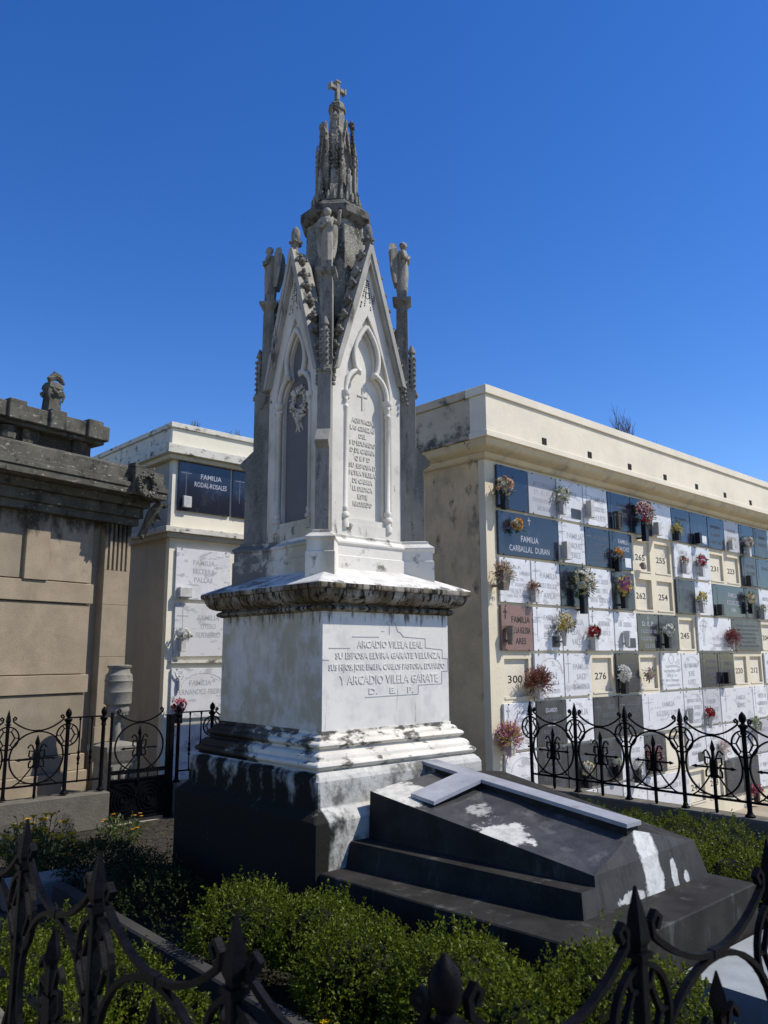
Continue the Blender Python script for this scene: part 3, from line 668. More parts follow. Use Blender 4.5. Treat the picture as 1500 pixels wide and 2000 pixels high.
# gate
g = empty('iron_gate', (W(4.20,9.96).x, W(4.20,9.96).y, -.45), YU, 'narrow dark iron garden gate with a scrolled lower panel between two fence runs', 'gate')
mb = MB(); mb.bbox(0,.03,-.015,.015,0,1.36,.004); mb.bbox(.80,.86,-.03,.03,0,1.30,.004); mb.bbox(.76,.79,-.015,.015,0,1.30,.004)
mb.box(.03,.76,-.01,.01,.62,.645); mb.box(.03,.76,-.01,.01,.52,.54); mb.box(.03,.76,-.01,.01,.04,.065); mb.obj('gate_frame', M['iron'], g)
gp = bpy.data.objects.new('scroll_panel', bay_mesh(.73)); col.objects.link(gp); gp.parent = g; gp.location = (.03, 0, .47)
mb = MB()
for i in range(5): mb.box(.13+.13*i,.142+.13*i,-.006,.006,.54,.62)
for cx in (.22,.57):
    for r_ in (.16,.12,.08,.04): mb.strip(circ(cx,.29,r_,r_*1.2,0,2*PI*.9,20), .01, .009)
mb.strip([(.03,0,.5),(.395,0,.3),(.76,0,.5)], .01, .01); mb.strip([(.03,0,.08),(.395,0,.3),(.76,0,.08)], .01, .01)
mb.obj('scrollwork', M['iron'], g)
mb = MB(); mb.box(.03,.76,.012,.018,.065,.52); mb.obj('back_plate', M['iron'], g)

# kerb walls under the fences
def wallbox(name, a0, a1, b0, b1, z0, z1, label, m=M['kerb']):
    o0 = W((a0+a1)/2, (b0+b1)/2, z0); hx, hy = (a1-a0)/2, (b1-b0)/2
    mb = MB(); mb.bbox(-hx,hx,-hy,hy,0,z1-z0,.012); o = mb.obj(name, m); o.location = o0; o.rotation_euler.z = YU
    return tag(o, label, 'wall')
wallbox('kerb_wall', 1.02,1.30,1.3705,9.83,-.45,.035, 'low stone kerb under the near left iron fence')
wallbox('kerb_wall', 1.02,4.0,1.08,1.37,-.45,.035, 'low stone kerb under the near right iron fence')
wallbox('kerb_wall', 7.95,8.22,2.0,6.48,-1.35,.025, 'dark stone kerb under the fence before the burial niches')
wallbox('kerb_wall', 1.02,4.185,9.831,10.11,-.45,-.025, 'mossy low stone wall carrying the fence before the mausoleum')
wallbox('kerb_wall', 5.075,8.2,9.82,10.11,-.45,-.025, 'low stone wall right of the garden gate behind the monument')
wallbox('bed_edging', 2.50,2.60,2.7,6.9,-.45,-.20, 'narrow grey stone edging running beside the box hedge', M['kerb_d'])
wallbox('stone_block', 2.25,3.05,7.25,7.62,-.45,-.27, 'pale worn stone block lying below the yellow-flowered bush', M['stonepc'])

# ------------------------------------------------------------------ vegetation
def leaf_quad(p, d, up, l, w):
    s = d.cross(up)
    if s.length < 1e-4: s = Vector((1,0,0))
    s.normalize(); nrm = s.cross(d)
    return [p, p+d*l*.5+s*w*.5+nrm*l*.08, p+d*l, p+d*l*.5-s*w*.5+nrm*l*.08]
def rdir(rr, upb=0.):
    z = rr.uniform(-1,1); t = rr.uniform(0,2*PI); r_ = math.sqrt(1-z*z)
    return Vector((r_*math.cos(t), r_*math.sin(t), z+upb)).normalized()
def hedge(label, blobs, seed, dens=3800, leaf=.021, name='box_hedge', core=True, cat='hedge', m_='box'):
    """blobs: (u, v, z, ru, rv, rz) ellipsoids in plot coordinates"""
    rr = random.Random(seed)
    cx = sum(b[0] for b in blobs)/len(blobs); cy = sum(b[1] for b in blobs)/len(blobs)
    root = empty(name, W(cx, cy, -.45), YU, label, cat)
    L = MB(); K = MB()
    for (a, b, c, ra, rb, rc) in blobs:
        n = int(dens*(ra*rb+ra*rc+rb*rc)*6.5)
        C = Vector((a-cx, b-cy, c+.45))
        for i in range(n//5):
            d = rdir(rr); 
            if d.z < -.5: continue
            nz = mnoise.noise(Vector((d.x*2.3+a*3, d.y*2.3+b*3, d.z*2.3+seed))); n2 = mnoise.noise(Vector((d.x*6+a*3, d.y*6+b*3, d.z*6+seed)))
            if n2 < -.38 and rr.random() < .5: continue
            bump = .98 + .13*nz + .09*n2 + (rr.random()**9)*.25
            depth = 1 - .30*rr.random()**1.3
            p = C + Vector((d.x*ra, d.y*rb, d.z*rc))*bump*depth
            tw = (d + rdir(rr)*.7 + Vector((0,0,.55))).normalized()
            for j in range(5):
                q_ = p + tw*(j*leaf*.45) 
                dd = (tw*.7 + rdir(rr)).normalized()
                L.add(leaf_quad(q_, dd, rdir(rr), leaf*rr.uniform(.75,1.25), leaf*.62), [(0,1,2,3)])
        if core: K.ball(C, 1, 12, sx=1, sz=1); st = len(K.v)-12*7; 
        if core:
            for i in range(st, len(K.v)):
                x, y, z = K.v[i]; K.v[i] = (C.x+(x-C.x)*ra*.70, C.y+(y-C.y)*rb*.70, C.z+(z-C.z)*rc*.68)
    L.obj('foliage', M[m_], root)
    if core and m_ == 'box': K.obj('twigs', M['boxd'], root)  # solid dark core balls, painted shade behind the leaves
    return root
rr = random.Random(5)
def row(a0, b0, a1, b1, z, r_, rz, n, jit=.05):
    return [(a0+(a1-a0)*i/(n-1)+rr.uniform(-jit,jit), b0+(b1-b0)*i/(n-1)+rr.uniform(-jit,jit), z+rr.uniform(-.04,.03), r_*rr.uniform(.9,1.15), r_*rr.uniform(.9,1.15), rz*rr.uniform(.9,1.12)) for i in range(n)]
hedge('glossy green box hedge beside the left flank of the dark tomb', [(2.95,4.72,-.15,.36,.34,.30),(3.16,4.18,-.13,.33,.32,.28),(3.0,3.62,-.14,.36,.34,.31),(3.12,3.02,-.10,.36,.33,.32)], 11, 5200)
hedge('rounded green box bush in front of the near corner of the tomb', [(2.72,2.28,-.02,.28,.28,.36),(3.12,2.16,-.02,.30,.27,.40),(3.45,2.05,-.1,.24,.24,.34)], 12, 5200)
hedge('small box hedge at the bottom right corner before the pale paving', row(3.9,1.62,5.3,1.62,-.30,.20,.20,6), 13, 4200)
hedge('green box hedge on the far right side of the tomb', row(6.35,2.7,6.65,5.0,-.20,.38,.36,6)+row(7.2,3.0,7.45,5.2,-.25,.36,.33,5), 14, 2300)
hedge('low leafy box plants left of the bed edging, behind the near fence', row(1.62,3.4,1.75,5.6,-.28,.24,.24,6)+row(2.15,4.1,2.2,5.6,-.30,.2,.22,4), 15, 3600)
hedge('low shrub, leaves coloured dark for shade, along the left side of the monument', row(3.0,5.9,3.0,7.3,-.26,.34,.24,5), 16, 2400, m_='boxs')
hedge('small box plants close to the near corner post of the fence', row(2.2,2.35,2.9,2.15,-.34,.22,.16,3), 17, 3600)

def tuft(name, label, a, b, z, n, h, spread, flowers=None, seed=1, fcol=(.75,.42,.02), fz=(.6,1.), leafl=.05, cat='plant', fs=.028):
    rr = random.Random(seed); root = empty(name, W(a, b, z), YU, label, cat); L = MB(); F = MB()
    for i in range(n):
        ang = rr.uniform(0,2*PI); r_ = spread*math.sqrt(rr.random()); hh = h*rr.uniform(.5,1)*(1-.35*(r_/spread)**2)
        p0 = Vector((r_*.5*math.cos(ang), r_*.5*math.sin(ang), 0)); p1 = Vector((r_*math.cos(ang), r_*math.sin(ang), hh))
        L.tube([p0, (p0+p1)/2+Vector((0,0,.02)), p1], .0025, 3, False)
        for j in range(9):
            t = rr.uniform(.25,1); L.add(leaf_quad(p0.lerp(p1, t), (rdir(rr)+Vector((0,0,.4))).normalized(), rdir(rr), leafl*rr.uniform(.6,1.2), leafl*.4), [(0,1,2,3)])
        if flowers and rr.random() < flowers:
            for j in range(9):
                t = 2*PI*j/9; d = Vector((math.cos(t), math.sin(t), .35)).normalized()
                F.add(leaf_quad(p1+Vector((0,0,.01)), d, Vector((0,0,1)), fs, fs*.6), [(0,1,2,3)])
            F.ball(tuple(p1+Vector((0,0,.014))), fs*.35, 6)
    L.obj('foliage', M['grass'], root)
    if flowers: F.obj('blossom', flow(fcol), root)
    return root
tuft('flowering_bush', 'bushy plant with orange-yellow daisy flowers inside the left garden corner', 2.80,8.15,-.45,190,.62,.42,.26,3,fs=.05)
tuft('marigold_plant', 'low plant with two bright yellow flowers by the bed edging at the bottom', 2.80,3.62,-.40,22,.22,.16,.35,5,(.9,.62,.01),leafl=.04,fs=.04)
tuft('marigold_plant', 'orange-flowered plant below the garden gate in the shade', 3.95,8.9,-.45,60,.36,.28,.14,6,(.75,.35,.02))
tuft('weed_clump', 'tall weeds with a yellow flower along the kerb behind the ridge of the tomb', 7.75,6.0,-.45,90,.46,.30,.03,7)
tuft('weed_clump', 'scruffy weeds rising against the dark kerb right of the tomb cross', 7.55,5.2,-.45,90,.40,.30,.02,8)
tuft('weed_clump', 'green weeds beside the cut end of the far fence', 7.8,6.9,-.45,80,.50,.30,.0,9)
lt = MB(); rl = random.Random(31)
for i in range(5200):
    a_, b_2 = rl.uniform(1.35,7.9), rl.uniform(1.5,9.7)
    if 3.5 < a_ < 5.7 and 2.5 < b_2 < 7.0: continue
    p_ = W(a_, b_2, -.437+rl.uniform(0,.01)); d_ = rdir(rl); d_.z *= .25; d_.normalize()
    l_ = rl.uniform(.015,.045); lt.add(leaf_quad(p_, d_, Vector((0,0,1)).cross(d_), l_, l_*.5), [(0,1,2,3)])
M['litter'] = leafmat('dry_leaf_litter', (.03,.022,.012), (.13,.095,.05), .8, .1)
lt.obj('leaf_litter', M['litter'], kind='stuff')
# dandelion-like stalk
def stalk(a, b, h, label, colr, seed):
    root = empty('flower_stalk', W(a, b, -.44), YU, label, 'flower'); s = MB()
    s.tube([(0,0,0),(.01,0,h*.5),(0,.01,h)], .003, 5); s.obj('stem', M['grass'], root)
    f = MB(); rr = random.Random(seed)
    for i in range(40): f.add(leaf_quad(Vector((0,.01,h)), rdir(rr, .3), rdir(rr), .02, .01), [(0,1,2,3)])
    f.obj('blossom', flow(colr), root)
stalk(2.62,4.70,.40,'single white seed head on a thin stalk left of the box hedge',(.7,.7,.72),1)
stalk(2.55,3.95,.28,'single small yellow-white daisy on a thin stalk near the bed edging',(.7,.62,.25),2)
# blade leaves in front of tomb
b_ = MB(); rr2 = random.Random(4)
for i in range(5):
    d = Vector((rr2.uniform(-.25,.25), rr2.uniform(-.25,.25), 1)).normalized(); s = d.cross(Vector((0,1,0))).normalized()*.009
    h = rr2.uniform(.35,.68); b_.add([-s, s, d*h*.6+s*.9, d*h, d*h*.6-s*.9], [(0,1,2,3,4)])
o = b_.obj('blade_leaf_plant', M['grass']); o.location = W(3.5,2.45,-.30); tag(o, 'few long upright blade leaves standing in front of the tomb corner', 'plant')

# ------------------------------------------------------------------ columbarium (wall of burial niches)
YB = R(42.9)
bu = Vector((math.cos(YB), math.sin(YB), 0)); bv = Vector((-math.sin(YB), math.cos(YB), 0))
CO = bu*8.54 + bv*7.08
colb = empty('columbarium', (CO.x, CO.y, -1.35), YB, 'long cream stuccoed columbarium building with a deep parapet and rows of burial niches', 'building')
ZC = 1.35   # local z offset
def cz(z): return z + ZC
def cobj(mb, name, m, **k): 
    mb.xf(Matrix.Translation((0,0,ZC))); return mb.obj(name, m, colb, **k)
GX, GP, RZ, RP = .21, .7333, 4.335, .675
SEALS = {(2,5):'265',(2,6):'255',(2,9):'231',(2,10):'223',(3,5):'262',(3,6):'254',(4,7):'245',(5,0):'300',(5,3):'276',(5,5):'',(5,10):'220',(5,11):'212',(4,12):'204',(8,7):'241',(8,8):'233',(7,6):''}
NCOL = 14
LEN = 16.0; DEP = 2.6
def cell(r_, c): return GX+GP*c, GX+GP*(c+1), RZ-RP*r_, RZ-RP*(r_-1)
holes = []
for (r_, c) in SEALS:
    x0, x1, z0, z1 = cell(r_, c); holes.append([(x0+.10,z0+.06),(x1-.08,z0+.06),(x1-.08,z1-.09),(x0+.10,z1-.09)])
mb = MB(); mb.prism([(0,-1.35),(LEN,-1.35),(LEN,4.62),(0,4.62)], 0, .12, None, holes); cobj(mb, 'front_wall', M['stucco'])
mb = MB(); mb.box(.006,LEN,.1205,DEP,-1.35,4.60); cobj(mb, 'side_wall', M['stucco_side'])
for (r_, c), s in SEALS.items():
    x0, x1, z0, z1 = cell(r_, c); d = .075 if (r_, c) == (3,5) else .045
    mb = MB(); mb.box(x0+.09,x1-.07,d,.11,z0+.05,z1-.08); mb.xf(Matrix.Translation((0,0,ZC)))
    sl = mb.obj('sealed_niche', M['seal'], colb)
    if s:
        t = MB(); put_text(t, s, (x0+x1)/2+.02, z0+.25, d-.001, .15, .33, .002, .001); t.xf(Matrix.Translation((0,0,ZC))); t.obj('painted_number', M['digit'], sl)
    # rough plaster ledge below
    t = MB(); t.box(x0+.09,x1-.07,-.012,.03,z0+.035,z0+.06); t.xf(Matrix.Translation((0,0,ZC))); t.obj('plaster_ledge', M['seal'], sl)
O = .33
mb = MB()   # cornice cavetto as a run along front and side
prof = [(.0,4.36)] + [(-(O-.03)*(1-math.cos(t*PI/2))-.01, 4.37+.20*math.sin(t*PI/2)) for t in [i/6 for i in range(7)]]
prof = [(0,4.36),(-.03,4.365),(-.07,4.39),(-.09,4.44),(-.20,4.47),(-.27,4.52),(-.29,4.585)]
def run(mb, prof, capz):
    # L-shaped sweep: front along +x at y=-o, side along +y at x=-o
    rings = []
    for (yy, zz) in prof: rings.append([(LEN, yy, zz), (yy, yy, zz), (yy, DEP, zz)])
    mb.loft(rings, False, False)
run(mb, prof, 0); mb.f = [f[::-1] for f in mb.f]
cobj(mb, 'cornice', M['cornice_stucco'], smooth=40)
def frame_L(name, o0, z0, z1, mf, ms, inner=.0):
    m1 = MB(); m1.bbox(-o0,LEN,-o0,inner,z0,z1,.006); cobj(m1, name, mf)
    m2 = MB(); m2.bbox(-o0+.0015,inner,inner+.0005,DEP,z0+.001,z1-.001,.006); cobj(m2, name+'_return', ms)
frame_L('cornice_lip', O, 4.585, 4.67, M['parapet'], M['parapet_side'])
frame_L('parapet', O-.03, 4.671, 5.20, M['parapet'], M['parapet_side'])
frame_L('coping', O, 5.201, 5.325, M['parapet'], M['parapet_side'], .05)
mb = MB(); mb.box(.05,LEN,.05,DEP-.01,4.61,5.15); cobj(mb, 'flat_roof', M['parapet_side'])
for i in range(9):
    x = 1.05 + 1.22*i
    m1 = MB(); m1.box(x-.055,x+.055,-O+.024,-O+.06,4.70,4.80); cobj(m1, 'drain_hole', M['drain'])

# plaques: (row, col, span, tone, lines, cross, look)
ORD = ['','top','second','third','fourth','fifth','sixth','seventh','lowest']
NUM = ['first','second','third','fourth','fifth','sixth','seventh','eighth','ninth','tenth','eleventh','twelfth','thirteenth','fourteenth']
TONE = {'W':'white marble','G':'pale grey marble','K':'black granite','D':'charcoal granite','P':'reddish brown granite'}
PL = [
(1,0,1,'K',[],0,'with a peach bouquet hung on it'),(1,1,1,'G',['#','#D. E. P.','#','#'],0,'with dense small lettering'),(1,2,1,'W',['#','~'],0,'with a tall green and white bouquet'),(1,3,1,'W',['FAMILIA','#','ROQUETE'],'l','lettered FAMILIA with a block vase'),
(1,4,1,'K',['#','#'],'l','with an upright lantern box'),(1,5,1,'K',['#'],0,'behind the large red and white lilies'),(1,6,1,'W',[],0,'plain, with a small block vase'),(1,7,1,'K',['#'],0,'with a small yellow-green plant'),(1,8,1,'K',['~'],0,'with a white notice and a black vase'),
(1,9,1,'K',['#','#','#'],0,'with faint lines of lettering'),(1,10,1,'G',['#','#','#'],0,'with a white box vase'),(1,11,1,'K',[],'l','with a pinkish bouquet'),(1,12,1,'D',['#','#'],'l','with two lines of lettering'),(1,13,1,'W',[],0,'near the right edge of the photo'),
(2,0,2,'K',['','FAMILIA','CARBALLAL  DURAN'],'c','double width, lettered FAMILIA CARBALLAL DURAN'),(2,2,1,'W',['FAMILIA','MARQUEZ','PEREZ'],'l','lettered FAMILIA MARQUEZ PEREZ'),(2,3,1,'K',['#','#','#','#'],'l','with a worn small-lettered list'),(2,4,1,'K',['FAMILIA','SANCHEZ','#','~'],'l','lettered FAMILIA SANCHEZ'),
(2,7,1,'W',['FAMILIA','#','#','#'],0,'with dark lettering and small red flowers'),(2,8,1,'W',['FAMILIA','#'],0,'behind the pink and red bouquet'),(2,11,1,'D',['#','#'],'l','with a tall cross and a black vase'),(2,12,1,'K',['#'],'l','with a bold cross'),(2,13,1,'W',['#'],0,'at the right edge of the photo'),
(3,0,1,'W',['D. E. P.','#','#','#','#','#'],0,'headed D. E. P. beside a brown planter'),(3,1,1,'W',['FAMILIA','#','AVILA'],'l','lettered FAMILIA and AVILA'),(3,2,1,'K',[],0,'behind the large white bouquet'),(3,3,1,'W',['#','#','#'],0,'with pale worn lettering'),(3,4,1,'D',[],0,'behind the pink and purple bouquet'),
(3,7,1,'D',['#','#','#'],'l','with three short lines in a frame'),(3,8,1,'W',[],0,'behind the yellow bouquet'),(3,9,2,'K',['FAMILIA','RODRIGUEZ','RAMA'],'l','double width, lettered FAMILIA RODRIGUEZ RAMA'),(3,11,1,'D',['#'],0,'behind a white and yellow bouquet'),(3,12,1,'W',['#','#'],0,'with a small white vase'),(3,13,1,'K',['#'],0,'at the right edge of the photo'),
(4,0,1,'P',['FAMILIA','DE LA IGLESIA','ARES'],'s','lettered FAMILIA DE LA IGLESIA ARES'),(4,1,1,'W',['FAMILIA','#','#','~d'],'l','with a thin cross and a dark square'),(4,2,1,'W',['FAMILIA','LEAL','VALE'],0,'lettered FAMILIA LEAL'),(4,3,1,'W',['#','#'],'s','behind the small red bouquet'),(4,4,1,'W',['#','~d'],0,'with a grey photo square and a grey vase'),
(4,5,1,'K',['D. E. P.','#','#','#'],'c','with a small cross above silver lettering'),(4,6,1,'D',['#','#','#'],0,'behind a low white bouquet'),(4,8,2,'W',['','','#','#'],'w','double width, with a tall wheel cross'),(4,10,2,'D',['#','#','#','#','#','#'],0,'double width, crowded with silver lettering'),(4,13,1,'W',['#'],0,'near the right edge of the photo'),
(5,1,1,'W',['','#','#','#'],'a','with an arched motif beside a dried brown bunch'),(5,2,1,'W',['FAMILIA','SAIZ','SIGMARINGA'],'l','lettered FAMILIA SAIZ SIGMARINGA'),(5,4,1,'K',['#','#'],0,'behind the white lilies'),(5,6,1,'W',['','#','#','#','#','#'],'o','with a round emblem above its lettering'),(5,7,1,'W',['#','#JOSE','#LOPEZ'],'a','with boxed raised lettering'),
(5,8,1,'K',['#','#','#','#'],'l','with a short cross and four lines'),(5,9,1,'K',['#','#'],'l','with a black vase at its foot'),(5,12,1,'W',['#'],0,'near the right edge of the photo'),(5,13,1,'D',['#'],0,'at the right edge of the photo'),
(6,0,1,'W',['FAMILIA','#','#','#','#'],'s','behind the purple bouquet'),(6,1,1,'D',['EDUARDO','#','LOPEZ','#','#'],0,'lettered EDUARDO in silver'),(6,2,1,'W',['FAMILIA','#'],0,'above the fence, faintly lettered FAMILIA'),(6,3,1,'D',['#','#','#','#'],'l','with silver lettering behind a fence spear'),(6,4,1,'D',['#','#','#','#','#'],'l','with white framed lettering'),
(6,5,2,'W',['FAMILIA','IGLESIAS LOPEZ'],'l','double width, lettered FAMILIA IGLESIAS LOPEZ'),(6,7,1,'W',['#','#','#','#'],'a','with a curved border and four lines'),(6,8,1,'G',['#','#','#'],'a','behind the single red rose bunch'),(6,9,2,'W',['FAMILIA','MENDEZ'],'l','double width, lettered FAMILIA MENDEZ'),(6,11,1,'W',['#','#'],'l','with a thin cross'),(6,12,1,'W',['#'],0,'near the right edge of the photo'),
(7,0,1,'W',['','#','#'],'a','with an arch, left of the fence'),(7,1,1,'D',['#','#','#','#'],0,'with silver lettering behind the fence end'),(7,2,1,'D',['#'],0,'above cream roses'),(7,3,1,'D',['#','#'],0,'behind the second fence ring'),(7,4,1,'W',['#','#'],0,'beside dark green vases'),(7,5,1,'D',['#','#'],0,'behind a dried red and pink bunch'),
(7,7,1,'W',['','#','#','~d'],'o','with an emblem and a small dark square'),(7,8,1,'W',['#'],0,'with a pale pink bunch'),(7,9,1,'W',[],'l','plain, behind the ball-topped post'),(7,10,1,'W',['#'],0,'with a green and white plant'),(7,11,1,'G',['#'],0,'right of the ball-topped post'),(7,12,1,'W',['#'],0,'near the right edge of the photo'),
(8,0,1,'W',[],0,'lowest at the left end'),(8,1,1,'W',[],0,'hidden low behind the tomb cross'),(8,2,1,'W',[],0,'low behind the fence foot'),(8,3,1,'G',['#'],0,'low behind the third fence ring'),(8,4,1,'W',[],0,'low and plain beside the fence spear'),(8,5,2,'W',['#'],0,'double width, plain, low behind the fence'),
(8,9,1,'D',['#','#'],'o','with an oval photograph'),(8,10,1,'D',['#'],0,'dark, low right of the ball-topped post'),(8,11,1,'W',['#','#'],0,'with a framed panel low at the right'),(8,12,1,'D',['#'],0,'low at the right edge of the photo'),
]
prng = random.Random(21)
def plaque(frame_o, x0, x1, z0, z1, tone, lines, cross, label, group, rz=YB, bu_=bu, bv_=bv, th=.035):
    cx, cz_ = (x0+x1)/2, z0; p = frame_o + bu_*cx + bv_*(-.006); w, h = (x1-x0)/2, z1-z0
    mb = MB(); mb.bbox(-w,w,-th,0,0,h,.004); o = mb.obj('memorial_plaque', M[tone]); o.location = (p.x, p.y, z0); o.rotation_euler.z = rz
    if prng.random() < .5: o.rotation_euler.y = prng.uniform(-.006,.006)
    tag(o, label, 'plaque', group)
    y = -th-.0005
    ink = {'W':M['engr_d'],'G':M['engr_d'],'K':M['engr_w'],'D':M['engr_w'],'P':M['engr_k']}[tone]
    ink2 = M['engr_f'] if tone in 'KD' else ink
    L = MB(); B = MB(); n = max(3, len(lines)); has = bool(lines)
    lx = w*.22 if cross in ('l','s','w') else 0; lw = w*1.25 if cross in ('l','s','w') else w*1.6
    S = None
    if has:
        top = h*(.90 if n > 3 else .86); st = min((h*.78)/n, .15)
        if cross in ('c','a','o'): top -= .02
        for i, s in enumerate(lines):
            zz = top - st*(i+1); hh = st*.62
            if s == '': continue
            if s[0] == '~':
                S = MB(); S.box(lx+w*.05, w*.8, y-.004, y+.001, h*.08, h*.08+.16); continue
            if s == '#':   # a worn line: rows of short engraved strokes standing for illegible words
                ww = lw*prng.uniform(.6,1)/2; x = lx-ww
                hh = st*.5
                while x < lx+ww:
                    d = prng.uniform(.008,.013)
                    if prng.random() > .15:
                        k = prng.random()
                        B.box(x, x+.005, y-.0015, y, zz, zz+hh)
                        if k > .5: B.box(x+.0055, x+d, y-.0015, y, zz+hh*.8, zz+hh)
                        if k < .35 or k > .8: B.box(x+.0055, x+d, y-.0015, y, zz, zz+hh*.2)
                    x += d*1.9
                continue
            s = s.lstrip('#'); wd = min(lw, hh*.62*len(s)*1.05); put_text(L, s, lx, zz, y, hh*1.35, wd, .002, .001)
    if cross == 'l': B.box(-w*.72-.004,-w*.72+.004,y-.003,y,h*.30,h*.92); B.box(-w*.92,-w*.52,y-.003,y,h*.76,h*.775)
    if cross == 's': B.box(-w*.75-.007,-w*.75+.007,y-.005,y,h*.70,h*.93); B.box(-w*.86,-w*.64,y-.005,y,h*.84,h*.865)
    if cross == 'c': B.box(-.006,.006,y-.004,y,h*.76,h*.95); B.box(-.035,.035,y-.004,y,h*.87,h*.89)
    if cross == 'a': B.strip([(w*.75*math.cos(t)+w*.1, y-.001, h*.62+h*.28*math.sin(t)) for t in [PI*i/12 for i in range(13)]], .003, .008)
    if cross == 'o': B.strip([(w*.25*math.cos(t), y-.001, h*.84+h*.12*math.sin(t)) for t in [2*PI*i/14 for i in range(15)]], .003, .008)
    if cross == 'w':
        B.strip([(-w*.7+w*.16*math.cos(t), y-.001, h*.74+h*.17*math.sin(t)) for t in [2*PI*i/16 for i in range(17)]], .003, .008)
        B.box(-w*.7-.03,-w*.7-.024,y-.003,y,h*.15,h*.92); B.box(-w*.7+.024,-w*.7+.03,y-.003,y,h*.15,h*.92); B.box(-w*.92,-w*.48,y-.003,y,h*.735,h*.75)
    if L.v: L.obj('lettering', ink, o)
    if B.v: B.obj('engraving', ink2 if not (tone in 'KD' and cross in ('c','s')) else ink, o)
    if S: S.obj('notice_tablet' if tone in 'KD' else 'photo_tablet', M['W'] if tone in 'KD' else M['D'], o)
    st_ = MB()
    for sx in (-1,1):
        for zz in (.012, h-.012): st_.ball((sx*(w-.10), -th-.004, zz), .012, 6)
    st_.obj('stud', M['stud'], o)
    return o
for r_, c, sp, tone, lines, cross, look in PL:
    x0, x1, z0, z1 = cell(r_, c); x1 = x0 + GP*sp
    g1 = .012 if tone != 'G' else .02
    lab = f"{TONE[tone]} plaque {look}, {ORD[r_]} row"
    plaque(CO, x0+g1, x1-g1, z0+.022, z1-.02, tone, lines, cross, lab, 'plaques closing the burial niches')

# vases and bouquets on the wall
def bouquet(base, rz, x, z, r_, cols, vase, label, seed, style='round', y=.10, foliage=.5, group='bouquets on the niche wall', nf=None, drop=None, bu_=bu, bv_=bv, vs=1.):
    r_ *= 1.15; rr = random.Random(seed); zb = z - r_ - (drop if drop is not None else .16)
    p = base + bu_*x + bv_*(-.04-y)
    root = empty('flower_bouquet', (p.x, p.y, zb), rz, label, 'bouquet', group)
    H = z - zb
    if vase:
        V = MB(); hv = H-r_*.45; k = vs
        if vase == 'planter': V.loft([[(sx*a*k, sy*a*k*.8, zz) for sx, sy in ((-1,-1),(1,-1),(1,1),(-1,1))] for a, zz in ((.055,0),(.095,hv),(.085,hv),(.05,.03))]); m_ = M['vase_b']
        elif vase == 'cone': V.lathe([(.02,0),(.03,.01),(.045,hv*.6),(.055,hv),(.045,hv),(.02,.02)], n=10); m_ = M['vase_w']
        elif vase == 'black': V.bbox(-.05,.05,-.045,.045,0,hv,.006); m_ = M['vase_k']
        else: V.bbox(-.05,.05,-.045,.045,0,hv,.006); m_ = M['vase_w']
        V.box(-.02,.02,.04,y+.036,.05,.08)
        V.obj('vase', m_, root)
    F = MB(); G = MB()
    C = Vector((0,0,H))
    if foliage:
        for i in range(int(130*foliage*max(1,(r_/.12)**1.3))):
            d = rdir(rr, .1); d.y *= .75
            L.add if 0 else None
            q_ = C + d*r_*rr.uniform(.3,1.0) + Vector((0,0,-r_*.15))
            G.add(leaf_quad(q_, (d+rdir(rr)*.5).normalized(), rdir(rr), rr.uniform(.04,.075)*(.7+r_*2), .022), [(0,1,2,3)])
        for i in range(6): G.tube([(0,0,H-r_*.9-.03),tuple(C+rdir(rr,.4)*r_*.5)], .003, 3, False)
        G.obj('foliage', M['leaf'] if foliage < 3 else M['grass'], root)
    n = nf or int(26*(r_/.12)**1.5)
    for ci, c in enumerate(cols):
        F = MB()
        if style == 'dry':
            for i in range(int(90*r_/.15)):
                d = rdir(rr, .75); d.y *= .7; s0 = Vector((rr.uniform(-.02,.02), 0, H-r_*.9)); e = s0 + d*r_*rr.uniform(.9,1.7)
                F.tube([s0, (s0+e)/2+Vector((rr.uniform(-.01,.01),0,.01)), e], .0028, 3, False)
                for j in range(3): F.add(leaf_quad(s0.lerp(e, rr.uniform(.5,1)), rdir(rr), rdir(rr), .034, .017), [(0,1,2,3)])
        elif style == 'lily':
            for i in range(n//len(cols)+1):
                d = rdir(rr, .3); d.y = -abs(d.y)*.7; q_ = C + d*r_*.75; a = (d+Vector((0,-.5,0))).normalized(); t1 = a.orthogonal().normalized(); t2 = a.cross(t1)
                for j in range(6):
                    t = j*PI/3; dd = (t1*math.cos(t)+t2*math.sin(t)+a*.35).normalized(); F.add(leaf_quad(q_, dd, a, .085, .034), [(0,1,2,3)])
        else:
            for i in range(n//len(cols)+1):
                d = rdir(rr, .15); d.y = -abs(d.y)*.8; q_ = C + Vector((d.x*r_, d.y*r_, d.z*r_*.9))*rr.uniform(.55,.95)
                a = (d+Vector((0,-.3,.1))).normalized(); t1 = a.orthogonal().normalized(); t2 = a.cross(t1); fr_ = rr.uniform(.028,.044)
                for ring in (1., .62):
                    for j in range(7):
                        t = 2*PI*j/7+ring; dd = (t1*math.cos(t)+t2*math.sin(t)+a*(.25 if ring == 1 else .9)).normalized()
                        F.add(leaf_quad(q_, dd, a, fr_*ring*1.15, fr_*.8), [(0,1,2,3)])
        F.obj('blossom', flow(c), root)
    return root
WH=(.75,.74,.68); RD=(.42,.03,.04); PK=(.62,.22,.28); PE=(.68,.42,.30); YE=(.70,.55,.16); PU=(.30,.10,.26); OR=(.62,.28,.04); DB=(.24,.12,.07); DR=(.26,.07,.07); CR=(.68,.60,.40); GW=(.42,.45,.26); PP=(.62,.45,.42)
